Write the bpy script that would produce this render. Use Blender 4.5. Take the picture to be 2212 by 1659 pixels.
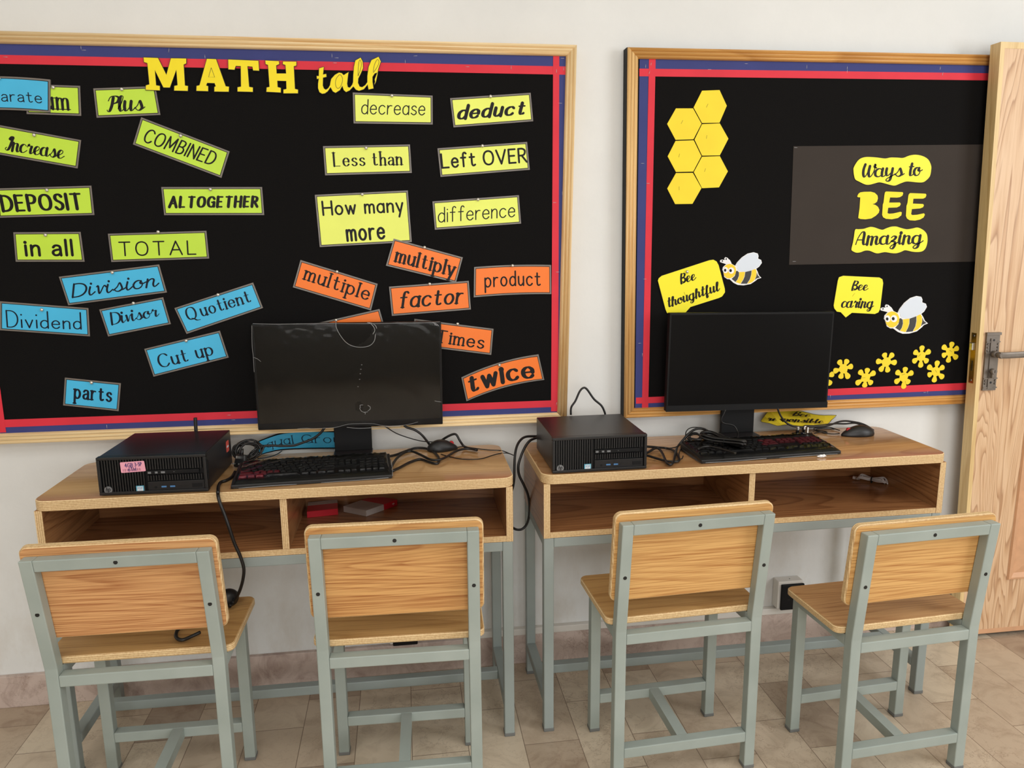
import bpy, bmesh, math, random
from mathutils import Vector, Matrix
random.seed(7)
for o in list(bpy.data.objects): bpy.data.objects.remove(o)
SC = bpy.context.scene
COL = SC.collection

# ------------------------------------------------------------------ camera, light, exposure
cam_d = bpy.data.cameras.new('camera'); cam = bpy.data.objects.new('camera', cam_d); COL.objects.link(cam)
cam_d.sensor_fit = 'HORIZONTAL'; cam_d.sensor_width = 36.0; cam_d.lens = 1635.766 * 36.0 / 2212.0
cam_d.clip_start = 0.05; cam_d.clip_end = 60
PIT, YAW, ROL = math.radians(-10.7266), math.radians(8.0637), math.radians(-0.5354)
_f = Vector((math.sin(YAW)*math.cos(PIT), math.cos(YAW)*math.cos(PIT), math.sin(PIT)))
_r = Vector((math.cos(YAW), -math.sin(YAW), 0)); _u = _r.cross(_f)
_r2 = _r*math.cos(ROL) + _u*math.sin(ROL); _u2 = -_r*math.sin(ROL) + _u*math.cos(ROL)
cam.matrix_world = Matrix(((_r2.x, _u2.x, -_f.x, 0.0), (_r2.y, _u2.y, -_f.y, -2.2445), (_r2.z, _u2.z, -_f.z, 1.3533), (0, 0, 0, 1)))
SC.camera = cam

wd = bpy.data.worlds.new('daylight'); SC.world = wd; wd.use_nodes = True
wd.node_tree.nodes['Background'].inputs[0].default_value = (1.0, 0.99, 0.97, 1)
wd.node_tree.nodes['Background'].inputs[1].default_value = 0.35

def area(name, loc, target, sx, sy, power, col):
    L = bpy.data.lights.new(name, 'AREA'); L.shape = 'RECTANGLE'; L.size = sx; L.size_y = sy; L.energy = power; L.color = col
    o = bpy.data.objects.new(name, L); COL.objects.link(o); o.location = loc
    o.rotation_euler = (Vector(target) - Vector(loc)).to_track_quat('-Z', 'Y').to_euler()
    return o
area('ceiling_light', (-1.6, -2.2, 2.95), (-1.6, -2.2, 0), 1.3, 1.3, 19, (1.0, 0.995, 0.985))
area('ceiling_light', (1.2, -2.2, 2.95), (1.2, -2.2, 0), 1.3, 1.3, 19, (1.0, 0.995, 0.985))
area('ceiling_light', (-0.2, -4.6, 2.95), (-0.2, -4.6, 0), 2.4, 0.8, 40, (1.0, 0.995, 0.985))
area('window_daylight', (3.4, -2.5, 1.8), (0.6, -0.2, 0.9), 1.3, 1.6, 50, (0.96, 0.98, 1.0))
area('window_daylight', (0.3, -5.2, 1.35), (0.3, 0, 0.5), 3.0, 1.5, 66, (0.98, 0.99, 1.0))

VS = SC.view_settings
SC.display_settings.display_device = 'sRGB'
VS.view_transform = 'Standard'; VS.look = 'None'; VS.exposure = -0.23; VS.gamma = 1.0; VS.use_curve_mapping = False

# ------------------------------------------------------------------ helpers
def s2l(c):
    return tuple(((x/12.92) if x <= 0.04045 else ((x+0.055)/1.055)**2.4) for x in c)
def rgb(r, g, b): return s2l((r/255, g/255, b/255)) + (1,)
class NT:
    def __init__(s, name):
        s.m = bpy.data.materials.new(name); s.m.use_nodes = True; s.t = s.m.node_tree; s.b = s.t.nodes['Principled BSDF']
    def n(s, ty, **kw):
        x = s.t.nodes.new(ty)
        for k, v in kw.items():
            if k.startswith('i_'):
                k = k[2:]; k = int(k) if k.isdigit() else k.replace('_', ' ')
                x.inputs[k].default_value = v
            else: setattr(x, k, v)
        return x
    def l(s, a, b): s.t.links.new(a, b)
    def coords(s, scale=(1, 1, 1), rot=(0, 0, 0), loc=(0, 0, 0), kind='Object'):
        tc = s.n('ShaderNodeTexCoord'); mp = s.n('ShaderNodeMapping')
        mp.inputs['Scale'].default_value = scale; mp.inputs['Rotation'].default_value = rot; mp.inputs['Location'].default_value = loc
        s.l(tc.outputs[kind], mp.inputs['Vector']); return mp.outputs['Vector']
    def ramp(s, fac, stops):
        r = s.n('ShaderNodeValToRGB'); e = r.color_ramp.elements
        while len(e) < len(stops): e.new(0.5)
        for i, (p, c) in enumerate(stops): e[i].position = p; e[i].color = c
        s.l(fac, r.inputs[0]); return r.outputs[0]
    def mix(s, fac, a, b, mode='MIX'):
        x = s.n('ShaderNodeMix', data_type='RGBA', blend_type=mode)
        for sock, v in ((x.inputs[0], fac), (x.inputs[6], a), (x.inputs[7], b)):
            if hasattr(v, 'links'): s.l(v, sock)
            else: sock.default_value = v
        return x.outputs[2]
    def bump(s, h, strength=0.2, dist=0.001):
        b = s.n('ShaderNodeBump'); b.inputs['Strength'].default_value = strength; b.inputs['Distance'].default_value = dist
        s.l(h, b.inputs['Height']); s.l(b.outputs[0], s.b.inputs['Normal'])
    def rough(s, r, spec=0.5, metal=0.0):
        s.b.inputs['Roughness'].default_value = r; s.b.inputs['Specular IOR Level'].default_value = spec; s.b.inputs['Metallic'].default_value = metal
        return s
def plain(name, c, rough=0.5, spec=0.5, metal=0.0, var=0.0, scale=60, bump=0.0):
    t = NT(name); t.rough(rough, spec, metal); t.b.inputs['Base Color'].default_value = c
    if var or bump:
        nz = t.n('ShaderNodeTexNoise', i_Scale=scale, i_Detail=4.0); t.l(t.coords(), nz.inputs['Vector'])
        if var:
            d = tuple(x*(1-var) for x in c[:3]) + (1,); e = tuple(min(1, x*(1+var)) for x in c[:3]) + (1,)
            t.l(t.ramp(nz.outputs[0], [(0.3, d), (0.7, e)]), t.b.inputs['Base Color'])
        if bump: t.bump(nz.outputs[0], bump, 0.001)
    return t.m

def wood(name, light, dark, along='X', rings=26.0, stretch=9.0, distort=5.0, rough=0.4, seed=0.0, amount=1.0, spec=0.5, fine=0.35):
    """laminate wood: long grain bands with cathedral figure, grain running along one axis"""
    t = NT(name); t.rough(rough, spec)
    sc = {'X': (1/stretch, 1, 1), 'Y': (1, 1/stretch, 1), 'Z': (1, 1, 1/stretch)}[along]
    v = t.coords(scale=sc, loc=(seed, seed*0.7, seed*1.3))
    n1 = t.n('ShaderNodeTexNoise', i_Scale=3.2, i_Detail=2.0, i_Distortion=0.6); t.l(v, n1.inputs['Vector'])
    mul = t.n('ShaderNodeMath', operation='MULTIPLY', i_1=rings); t.l(n1.outputs[0], mul.inputs[0])
    add = t.n('ShaderNodeMath', operation='FRACT'); t.l(mul.outputs[0], add.inputs[0])
    n2 = t.n('ShaderNodeTexNoise', i_Scale=300.0, i_Detail=2.5)
    sc2 = tuple(x if x == 1 else 1/48.0 for x in sc); v2 = t.coords(scale=sc2); t.l(v2, n2.inputs['Vector'])
    mid = tuple((a+b)/2 for a, b in zip(light, dark))
    band = t.ramp(add.outputs[0], [(0.0, light), (0.45, light), (0.70, mid), (0.88, dark), (0.97, light)])
    fin = t.ramp(n2.outputs[0], [(0.36, dark), (0.47, mid), (0.56, light)])
    base = t.mix(fine, band, fin)
    col = t.mix(amount, light, base)
    t.l(col, t.b.inputs['Base Color'])
    t.bump(n2.outputs[0], 0.05, 0.0005)
    return t.m

def ply(name, axis='Z', layer=0.0042):
    t = NT(name); t.rough(0.55, 0.3)
    tc = t.n('ShaderNodeTexCoord'); sp = t.n('ShaderNodeSeparateXYZ'); t.l(tc.outputs['Object'], sp.inputs[0])
    nz = t.n('ShaderNodeTexNoise', i_Scale=35.0, i_Detail=3.0); t.l(tc.outputs['Object'], nz.inputs['Vector'])
    m1 = t.n('ShaderNodeMath', operation='MULTIPLY_ADD', i_1=0.0016); t.l(nz.outputs[0], m1.inputs[0]); t.l(sp.outputs[axis], m1.inputs[2])
    m2 = t.n('ShaderNodeMath', operation='DIVIDE', i_1=layer); t.l(m1.outputs[0], m2.inputs[0])
    m3 = t.n('ShaderNodeMath', operation='PINGPONG', i_1=0.5); t.l(m2.outputs[0], m3.inputs[0])
    n2 = t.n('ShaderNodeTexNoise', i_Scale=220.0, i_Detail=2.0); t.l(tc.outputs['Object'], n2.inputs['Vector'])
    c = t.ramp(m3.outputs[0], [(0.0, rgb(160, 118, 72)), (0.18, rgb(216, 182, 130)), (0.5, rgb(240, 214, 168))])
    c2 = t.mix(0.25, c, t.ramp(n2.outputs[0], [(0.35, rgb(178, 136, 88)), (0.65, rgb(242, 216, 170))]))
    t.l(c2, t.b.inputs['Base Color']); return t.m

def obj(name, bm, mats, parent=None, smooth=False, kind=None, label=None):
    me = bpy.data.meshes.new(name)
    bmesh.ops.recalc_face_normals(bm, faces=bm.faces[:]) if not getattr(bm, '_keep', False) else None
    bm.to_mesh(me); bm.free()
    if not isinstance(mats, (list, tuple)): mats = [mats]
    for m in mats: me.materials.append(m)
    if smooth:
        for p in me.polygons: p.use_smooth = True
    o = bpy.data.objects.new(name, me); COL.objects.link(o)
    if parent: o.parent = parent
    if kind: o['kind'] = kind
    if label: o['label'] = label
    return o
def thing(name, label, cat, loc=(0, 0, 0), rz=0.0, group=None):
    o = bpy.data.objects.new(name, None); COL.objects.link(o); o.empty_display_size = 0.05
    o.location = loc; o.rotation_euler = (0, 0, rz); o['label'] = label; o['category'] = cat
    if group: o['group'] = group
    return o
def tag(o, label, cat, group=None):
    o['label'] = label; o['category'] = cat
    if group: o['group'] = group
    return o
def struct(name, bm, mats, **kw):
    o = obj(name, bm, mats, **kw); o['kind'] = 'structure'; return o
def NB(): return bmesh.new()
def box(bm, x0, x1, y0, y1, z0, z1, bev=0.0, mi=0, segs=2):
    vs = [bm.verts.new(p) for p in ((x0,y0,z0),(x1,y0,z0),(x1,y1,z0),(x0,y1,z0),(x0,y0,z1),(x1,y0,z1),(x1,y1,z1),(x0,y1,z1))]
    fs = [bm.faces.new([vs[i] for i in q]) for q in ((0,3,2,1),(4,5,6,7),(0,1,5,4),(1,2,6,5),(2,3,7,6),(3,0,4,7))]
    for f in fs: f.material_index = mi
    if bev > 0:
        es = list({e for f in fs for e in f.edges})
        r = bmesh.ops.bevel(bm, geom=es, offset=bev, segments=segs, profile=0.5, affect='EDGES')
        for f in r['faces']: f.material_index = mi
    return fs
def bx(name, x0, x1, y0, y1, z0, z1, mat, parent=None, bev=0.0, **kw):
    bm = NB(); box(bm, x0, x1, y0, y1, z0, z1, bev); return obj(name, bm, mat, parent, **kw)
def sweep(bm, pts, prof, closed_ends=True, up=Vector((0, 0, 1)), mi=0):
    """sweep a profile [(a,b)] along a polyline; a = sideways, b = up"""
    rings = []; n = len(pts)
    for i, p in enumerate(pts):
        p = Vector(p)
        t = (Vector(pts[min(i+1, n-1)]) - Vector(pts[max(i-1, 0)])).normalized()
        if abs(t.dot(up)) > 0.99: u0 = Vector((0, 1, 0))
        else: u0 = up
        s = t.cross(u0).normalized(); u = s.cross(t).normalized()
        rings.append([bm.verts.new(p + s*a + u*b) for a, b in prof])
    k = len(prof)
    for i in range(n-1):
        for j in range(k):
            f = bm.faces.new((rings[i][j], rings[i][(j+1) % k], rings[i+1][(j+1) % k], rings[i+1][j])); f.material_index = mi
    if closed_ends:
        bm.faces.new(rings[0][::-1]).material_index = mi; bm.faces.new(rings[-1]).material_index = mi
def spline(pts, sub=6, closed=False):
    P = [Vector(p) for p in pts]; n = len(P); out = []
    if n < 3: return P
    rng = range(n if closed else n-1)
    for i in rng:
        p0 = P[(i-1) % n] if closed or i > 0 else P[0]*2 - P[1]
        p1 = P[i]; p2 = P[(i+1) % n]
        p3 = P[(i+2) % n] if closed or i+2 < n else P[-1]*2 - P[-2]
        for k in range(sub):
            t = k/sub
            out.append(0.5*((2*p1) + (p2-p0)*t + (2*p0-5*p1+4*p2-p3)*t*t + (3*p1-p0-3*p2+p3)*t*t*t))
    out.append(P[0].copy() if closed else P[-1].copy())
    return out
def tube(bm, pts, r, seg=8, sub=6, mi=0):
    """round tube along a smooth path, frame carried along without twist"""
    Q = spline(pts, sub); n = len(Q)
    tang = [(Q[min(i+1, n-1)] - Q[max(i-1, 0)]).normalized() for i in range(n)]
    ref = Vector((0, 0, 1)) if abs(tang[0].z) < 0.9 else Vector((1, 0, 0))
    s = tang[0].cross(ref).normalized(); rings = []
    for i in range(n):
        s = (s - tang[i]*s.dot(tang[i])).normalized(); u = tang[i].cross(s)
        rr = r(i/(n-1)) if callable(r) else r
        rings.append([bm.verts.new(Q[i] + (s*math.cos(2*math.pi*j/seg) + u*math.sin(2*math.pi*j/seg))*rr) for j in range(seg)])
    for i in range(n-1):
        for j in range(seg):
            f = bm.faces.new((rings[i][j], rings[i][(j+1) % seg], rings[i+1][(j+1) % seg], rings[i+1][j])); f.smooth = True; f.material_index = mi
    bm.faces.new(rings[0][::-1]).material_index = mi; bm.faces.new(rings[-1]).material_index = mi
def cyl(bm, a, b, r, seg=16, r2=None, mi=0, smooth=True):
    a = Vector(a); b = Vector(b); t = (b-a).normalized()
    s = t.cross(Vector((0, 0, 1)) if abs(t.z) < 0.9 else Vector((1, 0, 0))).normalized(); u = t.cross(s)
    r2 = r if r2 is None else r2
    A = [bm.verts.new(a + (s*math.cos(2*math.pi*j/seg) + u*math.sin(2*math.pi*j/seg))*r) for j in range(seg)]
    B = [bm.verts.new(b + (s*math.cos(2*math.pi*j/seg) + u*math.sin(2*math.pi*j/seg))*r2) for j in range(seg)]
    for j in range(seg):
        f = bm.faces.new((A[j], A[(j+1) % seg], B[(j+1) % seg], B[j])); f.smooth = smooth; f.material_index = mi
    bm.faces.new(A[::-1]).material_index = mi; bm.faces.new(B).material_index = mi
def area2(p): return sum(p[i][0]*p[(i+1) % len(p)][1] - p[(i+1) % len(p)][0]*p[i][1] for i in range(len(p)))/2
def inset_poly(p, d):
    """move every edge of a closed outline inwards by d (negative = outwards)"""
    if area2(p) < 0: p = p[::-1]
    n = len(p); out = []
    for i in range(n):
        a = Vector(p[i-1]); b = Vector(p[i]); c = Vector(p[(i+1) % n])
        e1 = (b-a).normalized(); e2 = (c-b).normalized()
        n1 = Vector((-e1.y, e1.x)); n2 = Vector((-e2.y, e2.x)); m = n1+n2
        if m.length < 1e-6: m = n1.copy()
        m.normalize(); k = d/max(0.4, m.dot(n1)); q = b + m*k; out.append((q.x, q.y))
    return out
def slab(bm, outline, y0, y1, mi=0, mi_side=None):
    """upright sheet standing in the x/z plane: outline [(x,z)], front at y1 (towards the room), back at y0"""
    p = outline if area2(outline) > 0 else outline[::-1]
    F = [bm.verts.new((x, y1, z)) for x, z in p]; B = [bm.verts.new((x, y0, z)) for x, z in p]
    f = bm.faces.new(F); f.material_index = mi
    g = bm.faces.new(B[::-1]); g.material_index = mi
    n = len(p)
    for i in range(n):
        h = bm.faces.new((F[i], B[i], B[(i+1) % n], F[(i+1) % n])); h.material_index = mi if mi_side is None else mi_side
    f.normal_update(); g.normal_update()
    bmesh.ops.triangulate(bm, faces=[f, g], quad_method='BEAUTY', ngon_method='EAR_CLIP')
def plate(bm, outline, y):
    slab(bm, outline, y+0.00012, y)

# ------------------------------------------------------------------ lettering: pen strokes turned into flat ink
# units: baseline 0, x-height .6, capitals 1; "l" straight strokes, "c" smooth strokes, "." a dot
BOWL = 'c .42,.47 .33,.58 .2,.6 .07,.48 .03,.3 .07,.1 .2,0 .33,.04 .42,.17'
PRINT = {
'a': BOWL+'; l .43,.6 .43,0', 'b': 'l .05,1 .05,0; c .05,.44 .15,.57 .27,.6 .4,.5 .45,.3 .4,.1 .27,0 .15,.03 .05,.16',
'c': 'c .42,.5 .31,.59 .18,.58 .06,.46 .03,.28 .08,.1 .2,0 .33,.02 .43,.12', 'd': BOWL+'; l .43,1 .43,0',
'e': 'l .04,.32 .43,.32; c .43,.32 .41,.48 .28,.6 .15,.57 .05,.44 .03,.27 .08,.1 .2,0 .33,.02 .43,.12',
'f': 'c .38,.92 .31,1 .22,.97 .18,.84 .17,.6 .17,.3 .17,0; l .02,.6 .33,.6', 'g': BOWL+'; c .43,.6 .43,.3 .43,-.05 .4,-.25 .27,-.35 .13,-.33 .06,-.26',
'h': 'l .05,1 .05,0; c .05,.38 .13,.53 .25,.6 .36,.55 .4,.42 .4,.2 .4,0', 'i': 'l .05,.6 .05,0; . .05,.83', 'l': 'l .05,1 .05,0',
'm': 'l .05,.6 .05,0; c .05,.4 .11,.54 .2,.6 .29,.55 .32,.42 .32,.2 .32,0; c .32,.4 .38,.54 .48,.6 .57,.55 .6,.42 .6,.2 .6,0',
'n': 'l .05,.6 .05,0; c .05,.38 .13,.53 .25,.6 .36,.55 .4,.42 .4,.2 .4,0', 'o': 'o .24,.6 .1,.52 .03,.3 .1,.08 .24,0 .38,.08 .45,.3 .38,.52',
'p': 'l .05,.6 .05,-.36; c .05,.44 .15,.57 .27,.6 .4,.5 .45,.3 .4,.1 .27,0 .15,.03 .05,.16', 'q': BOWL+'; l .43,.6 .43,-.36',
'r': 'l .05,.6 .05,0; c .05,.36 .12,.52 .22,.59 .33,.58', 's': 'c .36,.5 .27,.59 .15,.58 .06,.48 .1,.37 .23,.3 .35,.22 .36,.1 .24,0 .12,.02 .03,.1',
't': 'c .17,.86 .17,.5 .17,.18 .22,.03 .31,.02 .38,.07; l .03,.6 .35,.6', 'u': 'c .05,.6 .05,.35 .07,.12 .18,0 .3,.05 .41,.2; l .41,.6 .41,0',
'v': 'l .02,.6 .21,0 .4,.6', 'w': 'l .02,.6 .17,0 .31,.55 .45,0 .6,.6', 'x': 'l .03,.6 .4,0; l .4,.6 .03,0', 'y': 'l .03,.6 .22,.02; l .42,.6 .17,-.36', 'z': 'l .04,.6 .4,.6 .04,0 .42,0',
'A': 'l 0,0 .34,1 .68,0; l .13,.36 .55,.36', 'B': 'l .05,0 .05,1; c .05,1 .28,1 .44,.92 .47,.77 .41,.6 .28,.53 .05,.53; c .28,.53 .46,.45 .53,.28 .46,.08 .28,0 .05,0',
'C': 'c .62,.82 .5,.96 .34,1 .15,.89 .05,.64 .05,.36 .15,.11 .34,0 .5,.03 .63,.18', 'D': 'l .05,0 .05,1; c .05,1 .3,.99 .5,.88 .62,.65 .62,.36 .5,.12 .3,.01 .05,0',
'E': 'l .5,1 .05,1 .05,0 .5,0; l .05,.52 .43,.52', 'G': 'c .62,.82 .5,.96 .34,1 .15,.89 .05,.64 .05,.36 .15,.11 .34,0 .5,.03 .63,.14; l .4,.46 .63,.46 .63,.05',
'H': 'l .05,0 .05,1; l .6,1 .6,0; l .05,.52 .6,.52', 'I': 'l .05,0 .05,1', 'L': 'l .05,1 .05,0 .5,0', 'M': 'l .05,0 .1,1 .4,.2 .7,1 .75,0', 'N': 'l .05,0 .05,1 .58,0 .58,1',
'O': 'o .36,1 .12,.87 .03,.5 .12,.13 .36,0 .6,.13 .69,.5 .6,.87', 'P': 'l .05,0 .05,1; c .05,1 .3,1 .47,.9 .5,.74 .44,.56 .3,.47 .05,.47',
'Q': 'o .36,1 .12,.87 .03,.5 .12,.13 .36,0 .6,.13 .69,.5 .6,.87; c .3,.1 .45,.02 .62,-.16 .85,-.2', 'R': 'l .05,0 .05,1; c .05,1 .3,1 .47,.9 .5,.74 .44,.58 .3,.5 .05,.5; l .26,.5 .58,0',
'S': 'c .45,.85 .36,.96 .24,1 .1,.93 .06,.76 .14,.6 .33,.48 .46,.33 .44,.12 .3,0 .16,.02 .03,.15', 'T': 'l 0,1 .6,1; l .3,1 .3,0', 'V': 'l 0,1 .31,0 .62,1',
'3': 'c .03,.9 .25,1 .42,.8 .3,.55 .18,.52 .4,.45 .45,.2 .25,0 .02,.1', '4': 'l .35,0 .35,1 .02,.35 .5,.35', '5': 'l .42,1 .1,1 .06,.55; c .06,.55 .25,.65 .43,.45 .4,.12 .2,0 .03,.1', '6': 'c .4,.95 .18,.75 .05,.4 .1,.08 .28,0 .43,.15 .4,.42 .25,.5 .08,.35',
'-': 'l .03,.4 .28,.4'}
CURSIVE = {
'a': BOWL+'; c .44,.6 .42,.3 .45,.06 .52,.01 .6,.06 .68,.2', 'b': 'c 0,.15 .13,.5 .21,.9 .14,1 .08,.85 .06,.4 .11,.05 .24,0 .36,.12 .37,.36 .27,.45 .32,.34 .52,.38',
'c': 'c .41,.5 .31,.6 .18,.58 .06,.42 .05,.18 .15,.02 .3,.02 .5,.2', 'd': BOWL+'; c .46,1 .43,.5 .45,.08 .52,.01 .6,.06 .68,.2',
'e': 'c 0,.18 .16,.25 .33,.4 .34,.54 .22,.6 .09,.47 .05,.22 .14,.03 .29,.02 .5,.2', 'f': 'c 0,.15 .18,.55 .28,.9 .22,1 .15,.82 .12,.2 .12,-.25 .2,-.35 .26,-.2 .18,-.02 .3,.04 .5,.2',
'g': BOWL+'; c .44,.6 .43,.15 .38,-.25 .22,-.36 .12,-.26 .25,-.1 .48,.04 .66,.2', 'h': 'c 0,.15 .15,.5 .22,.9 .15,1 .09,.85 .06,.4 .05,0; c .06,.28 .15,.52 .27,.6 .36,.5 .35,.2 .4,.02 .48,.02 .6,.2',
'i': 'c .09,.6 .07,.25 .12,.03 .2,.02 .34,.2; . .11,.86', 'l': 'c 0,.15 .16,.5 .24,.9 .17,1 .09,.85 .07,.3 .13,.03 .22,.02 .36,.2',
'm': 'c .06,.6 .05,.3 .04,0; c .05,.28 .13,.52 .23,.6 .3,.5 .29,.2 .28,0; c .29,.28 .37,.52 .48,.6 .56,.5 .54,.2 .59,.02 .67,.02 .8,.2',
'n': 'c .06,.6 .05,.3 .04,0; c .05,.28 .14,.52 .26,.6 .35,.5 .34,.2 .39,.02 .47,.02 .6,.2', 'o': 'o .24,.6 .1,.52 .03,.3 .1,.08 .24,0 .38,.08 .44,.3 .36,.52; c .36,.55 .33,.4 .44,.33 .6,.42',
'p': 'c .07,.6 .05,.2 .03,-.36; c .06,.38 .16,.56 .28,.6 .4,.48 .42,.25 .34,.04 .22,.0 .1,.1; c .34,.04 .45,.05 .58,.2', 'r': 'c .03,.45 .1,.66 .15,.55 .32,.55 .29,.3 .3,.06 .38,.02 .52,.2',
's': 'c 0,.12 .15,.35 .23,.62 .33,.4 .38,.15 .24,0 .1,.05 .06,.13; c .34,.08 .44,.1 .54,.2', 't': 'c .17,.95 .12,.4 .14,.06 .22,.01 .3,.06 .4,.2; l .0,.68 .32,.7',
'u': 'c .06,.6 .05,.25 .11,.03 .21,.03 .37,.3; c .4,.6 .38,.25 .42,.03 .5,.02 .63,.2', 'v': 'c .03,.55 .1,.58 .2,.02 .36,.55 .48,.45',
'y': 'c .06,.6 .05,.3 .11,.1 .21,.1 .37,.34; c .4,.6 .38,.15 .33,-.25 .2,-.36 .1,-.26 .22,-.1 .42,.04 .6,.2', 'z': 'c .05,.48 .18,.6 .31,.52 .24,.34 .1,.2 .27,.16 .31,-.1 .2,-.34 .06,-.28 .14,-.1 .36,.04 .56,.2',
'B': 'c .13,1 .07,.5 .08,0; c .02,.8 .16,.98 .36,1 .47,.86 .38,.65 .2,.55 .4,.5 .5,.32 .42,.08 .22,0 .08,.08 .16,.16 .4,.1 .62,.2', 'W': 'c .12,1 .06,.6 .08,.2 .18,0 .3,.3 .37,.84; c .4,.86 .37,.4 .42,.08 .52,.02 .66,.4 .72,1 .68,.8 .78,.72',
'A': 'c .0,.02 .08,.5 .24,.94 .36,1 .42,.8 .41,.3 .46,.04 .55,.02 .68,.2; l .08,.38 .42,.38', 'P': 'c .3,.92 .24,.4 .14,.05 .04,.0 .0,.1; c .04,.7 .16,.96 .42,1 .6,.86 .52,.6 .3,.5',
'I': 'c .5,.9 .42,1 .3,.96 .22,.8 .34,.72; c .42,.95 .34,.5 .24,.12 .1,0 .0,.1 .08,.2'}
DOUBLE_A = 'c .07,.49 .16,.59 .27,.6 .37,.54 .4,.4 .4,.2 .41,0; c .4,.35 .26,.34 .1,.28 .04,.15 .1,.03 .2,0 .32,.05 .4,.17'
STYLES = {  # face, thick, thin, mode, slant, x-height, spacing, serif
'hand': (PRINT, .10, .085, 'v', 0, .62, .13, 0), 'roman': (PRINT, .16, .05, 'v', 0, .66, .10, .06), 'script': (CURSIVE, .21, .06, 'd', .16, .62, -.02, 0),
'chancery': (CURSIVE, .18, .055, 'd', .12, .58, -.01, 0), 'marker': (PRINT, .12, .10, 'v', .22, .6, .11, 0), 'marker2': (PRINT, .11, .10, 'v', .03, .6, .24, 0),
'deco': (PRINT, .22, .13, 'v', -.03, .6, .07, 0), 'fat': (PRINT, .30, .16, 'v', .18, .7, .06, 0), 'sans': (PRINT, .175, .14, 'v', 0, .64, .13, 0),
'brush': (CURSIVE, .15, .09, 'd', .2, .62, .04, 0), 'thin': (PRINT, .085, .06, 'v', 0, .46, .14, 0), 'oldroman': (PRINT, .15, .05, 'v', .03, .6, .10, .045),
'hum': (PRINT, .165, .11, 'v', 0, .68, .11, .02), 'thinhand': (PRINT, .08, .07, 'v', .08, .62, .11, 0), 'heavy': (PRINT, .30, .12, 'v', .24, .64, .06, 0),
'inline': (PRINT, .15, .05, 'v', 0, .58, .12, .06), 'kid': (PRINT, .15, .135, 'v', 0, .64, .10, 0), 'gothic': (PRINT, .18, .055, 'v', 0, .64, .09, .045),
'uncial': (PRINT, .14, .075, 'v', 0, .62, .14, .04), 'uncial2': (PRINT, .16, .10, 'v', 0, .66, .12, .02), 'monohand': (PRINT, .115, .10, 'v', 0, .62, .12, 0),
'brush2': (PRINT, .17, .09, 'v', .18, .64, .07, .01), 'fat2': (PRINT, .31, .12, 'v', .05, .74, .06, 0), 'script2': (CURSIVE, .24, .085, 'd', .06, .64, -.02, 0),
'script3': (CURSIVE, .23, .08, 'd', .14, .6, .0, 0), 'logo': (PRINT, .13, .1, 'v', .25, .62, .1, 0), 'deco2': (PRINT, .11, .055, 'v', 0, .66, .14, .04)}
def pen_strokes(text, style, asp=1.0):
    face, thick, thin, mode, slant, xh, gap, serif = STYLES[style]
    fy = lambda y: y*xh/.6 if y <= .6 else xh + (y-.6)*(1-xh)/.4
    x0 = 0.0; out = []; wi = 0
    for ch in text:
        if ch == ' ': x0 += .38; wi += 1; continue
        up = ch.isupper() or ch.isdigit()
        src = DOUBLE_A if ch == 'a' and style in ('sans', 'hum', 'hand', 'inline') else (face.get(ch) or PRINT[ch]); xs = []; glyph = []
        for st in src.split(';'):
            tk = st.split(); kd = tk[0]
            pts = [tuple(float(v) for v in q.split(',')) for q in tk[1:]]
            pts = [(x, y if up else fy(y)) for x, y in pts]
            xs += [p[0] for p in pts]; glyph.append((kd, pts))
        mn, mx = min(xs), max(xs)
        for kd, pts in glyph:
            pts = [(x - mn + x0, y) for x, y in pts]
            if kd == '.': out.append(('dot', pts, wi)); continue
            if kd == 'l':
                if mode == 'd' and pts[0][1] < pts[-1][1]: pts = pts[::-1]
                for i in range(len(pts)-1): out.append(('s', [pts[i], pts[i+1]], wi))
                if serif:
                    for (a, b) in ((pts[0], pts[1]), (pts[-1], pts[-2])):
                        if abs(a[1]-b[1]) > 1.5*abs(a[0]-b[0]): out.append(('f', [(a[0]-serif-thick*asp*.45, a[1]), (a[0]+serif+thick*asp*.45, a[1])], wi))
            else:
                q = spline([Vector((x, y, 0)) for x, y in pts], 8, closed=(kd == 'o')); out.append(('s', [(v.x, v.y) for v in q], wi))
                if serif and kd == 'c':
                    a, b = q[-1], q[-3]
                    if abs(a.y) < .02 and abs(a.y-b.y) > 2*abs(a.x-b.x): out.append(('f', [(a.x-serif-thick*asp*.45, a.y), (a.x+serif+thick*asp*.45, a.y)], wi))
        x0 += mx - mn + gap + (thick*asp if mode == 'v' else (.12 if ch in 'D' else 0))
    return [(k, [(x + slant*y, y) for x, y in p], wi) for k, p, wi in out]
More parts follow.
